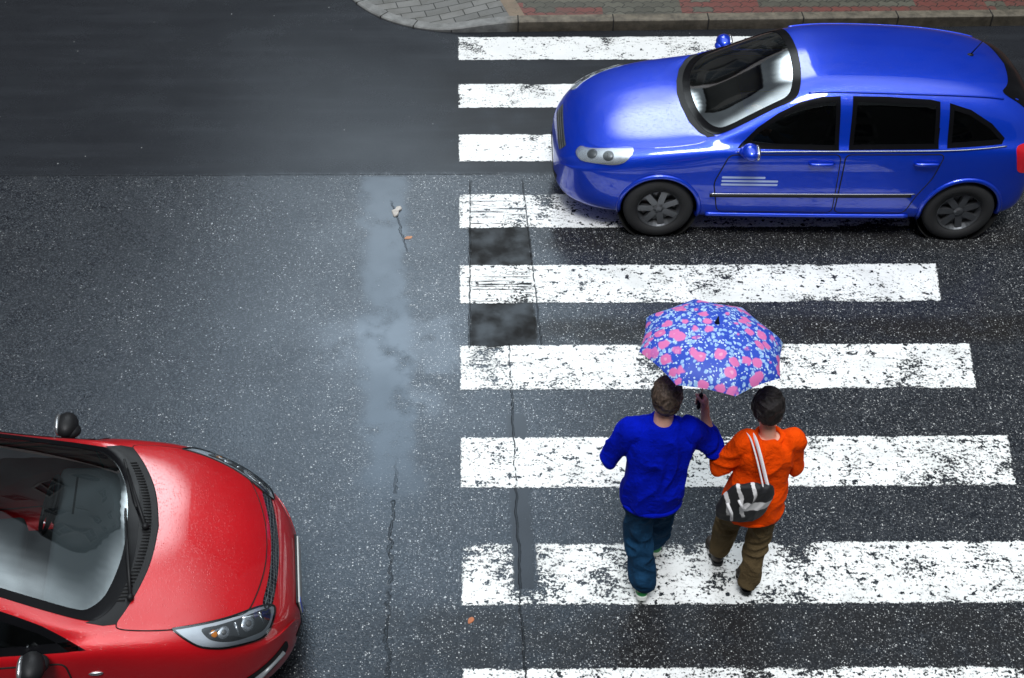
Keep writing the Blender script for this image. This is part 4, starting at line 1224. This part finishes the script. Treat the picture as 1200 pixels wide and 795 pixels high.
for (a, q) in ((la, wl), (ra, wr)):
    mb = MB(); foot(mb, a, *q, r=.005); sh_ = fuse(mb, .005, 'shoe', M_shoe, woman, 3); sole(sh_, *q, M_black)
mb = MB(); c = Vector((-.045, .100, 1.590))
mb.ball(c + Vector((0, -.010, .008)), (.089, .107, .106), None, 24, 16); mb.ball(c + Vector((0, -.04, -.03)), (.080, .075, .070)); mb.ball(c + Vector((.055, .01, -.035)), (.035, .06, .06)); mb.ball(c + Vector((-.055, .01, -.035)), (.035, .06, .06))
fuse(mb, .005, 'hair', M_hair2, woman, 3, .012, 22, seed=2)

# --- shoulder bag
def bag_material():
    M = Mat('bag_cloth'); v = M.pos(True); x, y, z = M.xyz(v)
    n = M.noise(v, 9, 4) - .5; f = M.noise(v, 300, 2)
    X = x + n * .05; Z = z + n * .03
    band = Z.step(-.035, -.027) * Z.step(.040, .032) * X.step(-.05, -.04)
    st1 = (((X + Z * .45) / .095).frac() - .5).abs().step(.16, .11) * X.step(.03, .0) * Z.step(-.10, -.07)
    m_ = (band + st1 * .95).sat()
    M.set(color=M.mix(m_, (.010, .010, .012), (.74, .72, .72)), rough=.7); M.bump(f + n, .3, .003); return M.m
bag = thing('shoulder_bag', 'black shoulder bag with white bands and straps hanging behind the orange jacket', 'bag', (1.87 - .150, 5.60 - .185, 1.075), R(8))
M_bag = bag_material()
mb = MB()
V = []
secs = []
for (z, w, d) in ((-.160, .130, .035), (-.148, .158, .052), (-.07, .172, .060), (.03, .168, .052), (.10, .150, .035), (.13, .135, .018)):
    secs.append(((0, 0, z), w, d))
torso(mb, secs)
bo = fuse(mb, .006, 'bag_body', M_bag, bag, 4, .010, 9, seed=4)
bo.rotation_euler = (R(10), R(8), 0); bo.scale = (.92, 1, 1.15)
M_strap = simple('white_strap', (.78, .76, .77), .6, bumps=.3, bscale=200)
def strap(pts, name='strap'):
    P = smooth_line(pts, 8); m = MB(); m.tube(P, .0165, 8, flat=.35); return m.build(name, M_strap, bag, smooth=True)
# bag frame: shoulder is up and forward of the bag
strap([(0.113, -0.025, 0.105), (0.108, -0.025, 0.118), (0.093, 0.028, 0.188), (0.073, 0.108, 0.283), (0.063, 0.198, 0.323), (0.053, 0.278, 0.278), (0.043, 0.323, 0.178)])
strap([(0.073, -0.025, 0.105), (0.078, -0.025, 0.118), (0.066, 0.028, 0.188), (0.046, 0.108, 0.283), (0.036, 0.198, 0.323), (0.028, 0.278, 0.278), (0.018, 0.323, 0.178)])
m = MB(); m.tube([(-.14, -.055, .05), (-.11, -.075, -.02), (-.10, -.07, -.09)], .009, 8); m.tube([(-.075, -.06, .07), (-.04, -.078, .0)], .008, 8); m.build('bag_tassel', M_strap, bag, smooth=True)

# --- umbrella
def umbrella_material():
    M = Mat('flowered_canopy'); v = M.pos(True)
    nz = M.node('ShaderNodeTexNoise'); M.link(v, nz.inputs['Vector']); nz.inputs['Scale'].default_value = 22
    mx = M.node('ShaderNodeVectorMath'); mx.operation = 'MULTIPLY_ADD'; M.link(nz.outputs['Color'], mx.inputs[0]); mx.inputs[1].default_value = (.035, .035, .035); M.link(v, mx.inputs[2])
    P = mx.outputs[0]
    d, a, b = M.voro(P, 11.5, rand=.7)
    fl = d.step(.46, .36) * a.step(.05, .08)
    core = d.step(.16, .08)
    d2, a2, b2 = M.voro(P, 34, off=(3, 1, 2)); leaf = d2.step(.50, .36) * a2.step(.28, .32)
    d3, a3, b3 = M.voro(P, 60, off=(1, 5, 2)); leaf2 = d3.step(.42, .30) * a3.step(.45, .5)
    c = M.mix(leaf, (.030, .085, .58), (.36, .58, .92)); c = M.mix(leaf2, c, (.62, .80, .95))
    c = M.mix(fl, c, (.82, .20, .50)); c = M.mix((fl * core * .8).sat(), c, (.90, .46, .66))
    M.set(color=c, rough=.5, spec=.4)
    tl = M.node('ShaderNodeBsdfTranslucent'); M.link(c, tl.inputs[0]); ms = M.node('ShaderNodeMixShader'); ms.inputs[0].default_value = .25
    M.link(M.b.outputs[0], ms.inputs[1]); M.link(tl.outputs[0], ms.inputs[2]); M.link(ms.outputs[0], M.out.inputs[0])
    M.bump(M.noise(v, 260, 2), .15, .002); return M.m
umb = thing('umbrella', 'open flowered umbrella, pink and blue, held up in front of the crossing pair', 'umbrella', (1.448, 5.825, 1.495))
umb.rotation_euler = (R(-3), R(4), R(9))
RU, HU, ZU = .436, .180, .415       # rim radius, dome height, rim height above the hand
N8 = 8; per = 8; rings = 18
V = []; F = []
for i in range(rings + 1):
    t = i / rings
    for k in range(N8 * per):
        a = 2 * math.pi * k / (N8 * per); u = (k % per) / per; w = math.sin(math.pi * u)
        flat = math.cos(math.pi / N8) / math.cos((u - .5) * 2 * math.pi / N8)     # straight between ribs
        r = RU * math.sin(t * 1.25) / math.sin(1.25) * (1 - (1 - flat) * t * 1.0 - .022 * w * t ** 3)
        z = ZU + HU * (math.cos(t * 1.25) - math.cos(1.25)) / (1 - math.cos(1.25)) - .012 * w * math.sin(t * 3.0) + .006 * w * t ** 4
        V.append((r * math.cos(a), r * math.sin(a), z))
n = N8 * per
for i in range(rings):
    for k in range(n): F.append((i * n + k, i * n + (k + 1) % n, (i + 1) * n + (k + 1) % n, (i + 1) * n + k))
can = mesh_obj('canopy', V, F, umbrella_material(), umb)
bm = bmesh.new(); bm.from_mesh(can.data); bmesh.ops.remove_doubles(bm, verts=bm.verts, dist=1e-5); bm.to_mesh(can.data); bm.free()
M_steel = simple('umbrella_steel', (.55, .56, .58), .3, metal=.9)
m = MB(); m.tube([(0, 0, -.02), (0, 0, ZU + HU + .035)], .005, 10); m.build('shaft', M_steel, umb, smooth=True)
m = MB(); m.tube([(0, 0, .055), (0, 0, 0), (0, 0, -.045), (0, 0, -.06)], [.012, .013, .013, .010], 12); m.build('handle', M_black, umb, smooth=True)
m = MB(); m.tube([(0, 0, ZU + HU), (0, 0, ZU + HU + .02), (0, 0, ZU + HU + .045)], [.016, .009, .004], 12); m.build('ferrule', M_black, umb, smooth=True)
for k in range(8):
    a = 2 * math.pi * k / 8; P = []
    for i in range(13):
        t = .04 + .975 * i / 12
        r = RU * math.sin(t * 1.25) / math.sin(1.25); z = ZU + HU * (math.cos(t * 1.25) - math.cos(1.25)) / (1 - math.cos(1.25)) - .006
        P.append((r * math.cos(a), r * math.sin(a), z))
    m = MB(); m.tube(P, .0022, 6); m.build('rib', M_steel, umb, smooth=True)
    m = MB(); m.tube([(0, 0, ZU - .02), P[6]], .002, 6); m.build('stretcher', M_steel, umb, smooth=True)

# --- driver of the blue car (seat frame: the car's own axes)
drv = thing('person', 'driver in a dark top seated at the wheel of the blue hatchback', 'person', (0, 0, 0))
bpy.context.view_layer.update()
drv.location = blue.matrix_world @ Vector((-2.12, .36, 0)); drv.rotation_euler = (0, 0, R(178.6 - 90))
mb = MB(); head(mb, (0, .06, 1.195), .96); limb(mb, [(0, .03, 1.13), (0, -.01, 1.02)], [.05, .058])
torso(mb, [((0, 0, .55), .16, .12), ((0, -.02, .68), .155, .11), ((0, -.04, .85), .165, .105), ((0, -.04, .97), .175, .10), ((0, -.03, 1.03), .09, .07)])
for sg in (1, -1):
    limb(mb, [(sg * .18, -.03, .96), (sg * .24, .15, .78), (sg * .15, .36, .90)], [.05, .042, .028])
    fingers_round(mb, (sg * .165, .43, .915), (0, .3, 1), (0, -1, 0))
    limb(mb, [(sg * .15, .36, .90), (sg * .163, .405, .912)], [.028, .026])
    limb(mb, [(sg * .10, .03, .60), (sg * .15, .46, .62), (sg * .14, .64, .38)], [.08, .055, .042]); foot(mb, (sg * .14, .64, .42), (sg * .14, .62, .345), (sg * .14, .84, .40))
fuse(mb, .007, 'body', M_skin, drv, 2)
mb = MB(); torso(mb, [((0, 0, .54), .17, .13), ((0, -.02, .68), .168, .125), ((0, -.04, .85), .18, .12), ((0, -.04, .97), .19, .11), ((0, -.03, 1.035), .10, .08)])
for sg in (1, -1): limb(mb, [(sg * .18, -.03, .965), (sg * .24, .15, .78), (sg * .165, .33, .885)], [.066, .056, .04])
fuse(mb, .009, 'top', simple('dark_top', (.03, .03, .035), .9), drv, 4, .008, 7)
mb = MB(); torso(mb, [((0, 0, .53), .165, .13), ((0, 0, .62), .17, .13)])
for sg in (1, -1): limb(mb, [(sg * .10, .03, .60), (sg * .15, .46, .62), (sg * .14, .64, .42)], [.095, .07, .055])
fuse(mb, .009, 'trousers', M_jeans, drv, 4, .008, 7)
for sg in (1, -1):
    mb = MB(); foot(mb, (sg * .14, .64, .42), (sg * .14, .62, .345), (sg * .14, .84, .40), r=.005); fuse(mb, .007, 'shoe', M_shoe, drv, 2)
mb = MB(); c = Vector((0, .045, 1.21)); mb.ball(c + Vector((0, -.012, .01)), (.084, .100, .096), None, 20, 14); mb.ball(c + Vector((0, -.035, -.035)), (.076, .072, .065)); fuse(mb, .006, 'hair', M_hair2, drv, 3, .008, 22)

# ------------------------------------------------------------------ small things on the road
def chip(name, label, cat, loc, rz, pts, h, mat):
    P = smooth_line(pts, 3, True); n = len(P); m = MB(); V = []
    for z, s_ in ((0, 1), (h * .6, .97), (h, .86)):
        for p in P: V.append(Vector((p.x * s_, p.y * s_, z + (noise.noise(Vector((p.x * 60, p.y * 60, z * 50))) * .004 if z else 0))))
    F = [tuple(range(n))[::-1], tuple(2 * n + k for k in range(n))]
    for i in range(2):
        for k in range(n): F.append((i * n + k, i * n + (k + 1) % n, (i + 1) * n + (k + 1) % n, (i + 1) * n + k))
    m.add(V, F); o = m.build(name, mat, None); o.location = loc; o.rotation_euler = (0, 0, rz)
    return tag(o, label, cat)
M_chip = simple('pale_concrete', (.42, .39, .36), .8, mottled=.4, scale=30, bumps=.6, bscale=90)
chip('asphalt_fragment', 'pale jagged fragment lying in the crack of the sealed road strip', 'fragment', (-.535, 9.73, .001), 0, [(-.02, -.07), (.015, -.04), (.02, .01), (.045, .04), (.03, .085), (-.005, .075), (-.015, .04), (-.045, .02), (-.035, -.03)], .012, M_chip)
chip('autumn_leaf', 'small tan leaf lying on the wet road below the pale fragment', 'leaf', (-.425, 9.36, .001), .4, [(-.035, 0), (-.01, .02), (.03, .012), (.04, 0), (.02, -.018), (-.01, -.016)], .004, simple('dry_leaf', (.42, .20, .11), .6, mottled=.4, scale=40))
chip('fallen_leaf', 'small orange brown leaf beside the lowest left end of a stripe', 'leaf', (.075, 5.335, .001), 1.0, [(-.028, 0), (0, .018), (.03, .008), (.02, -.016), (-.012, -.014)], .004, simple('rust_leaf', (.40, .13, .05), .6, mottled=.4, scale=40))
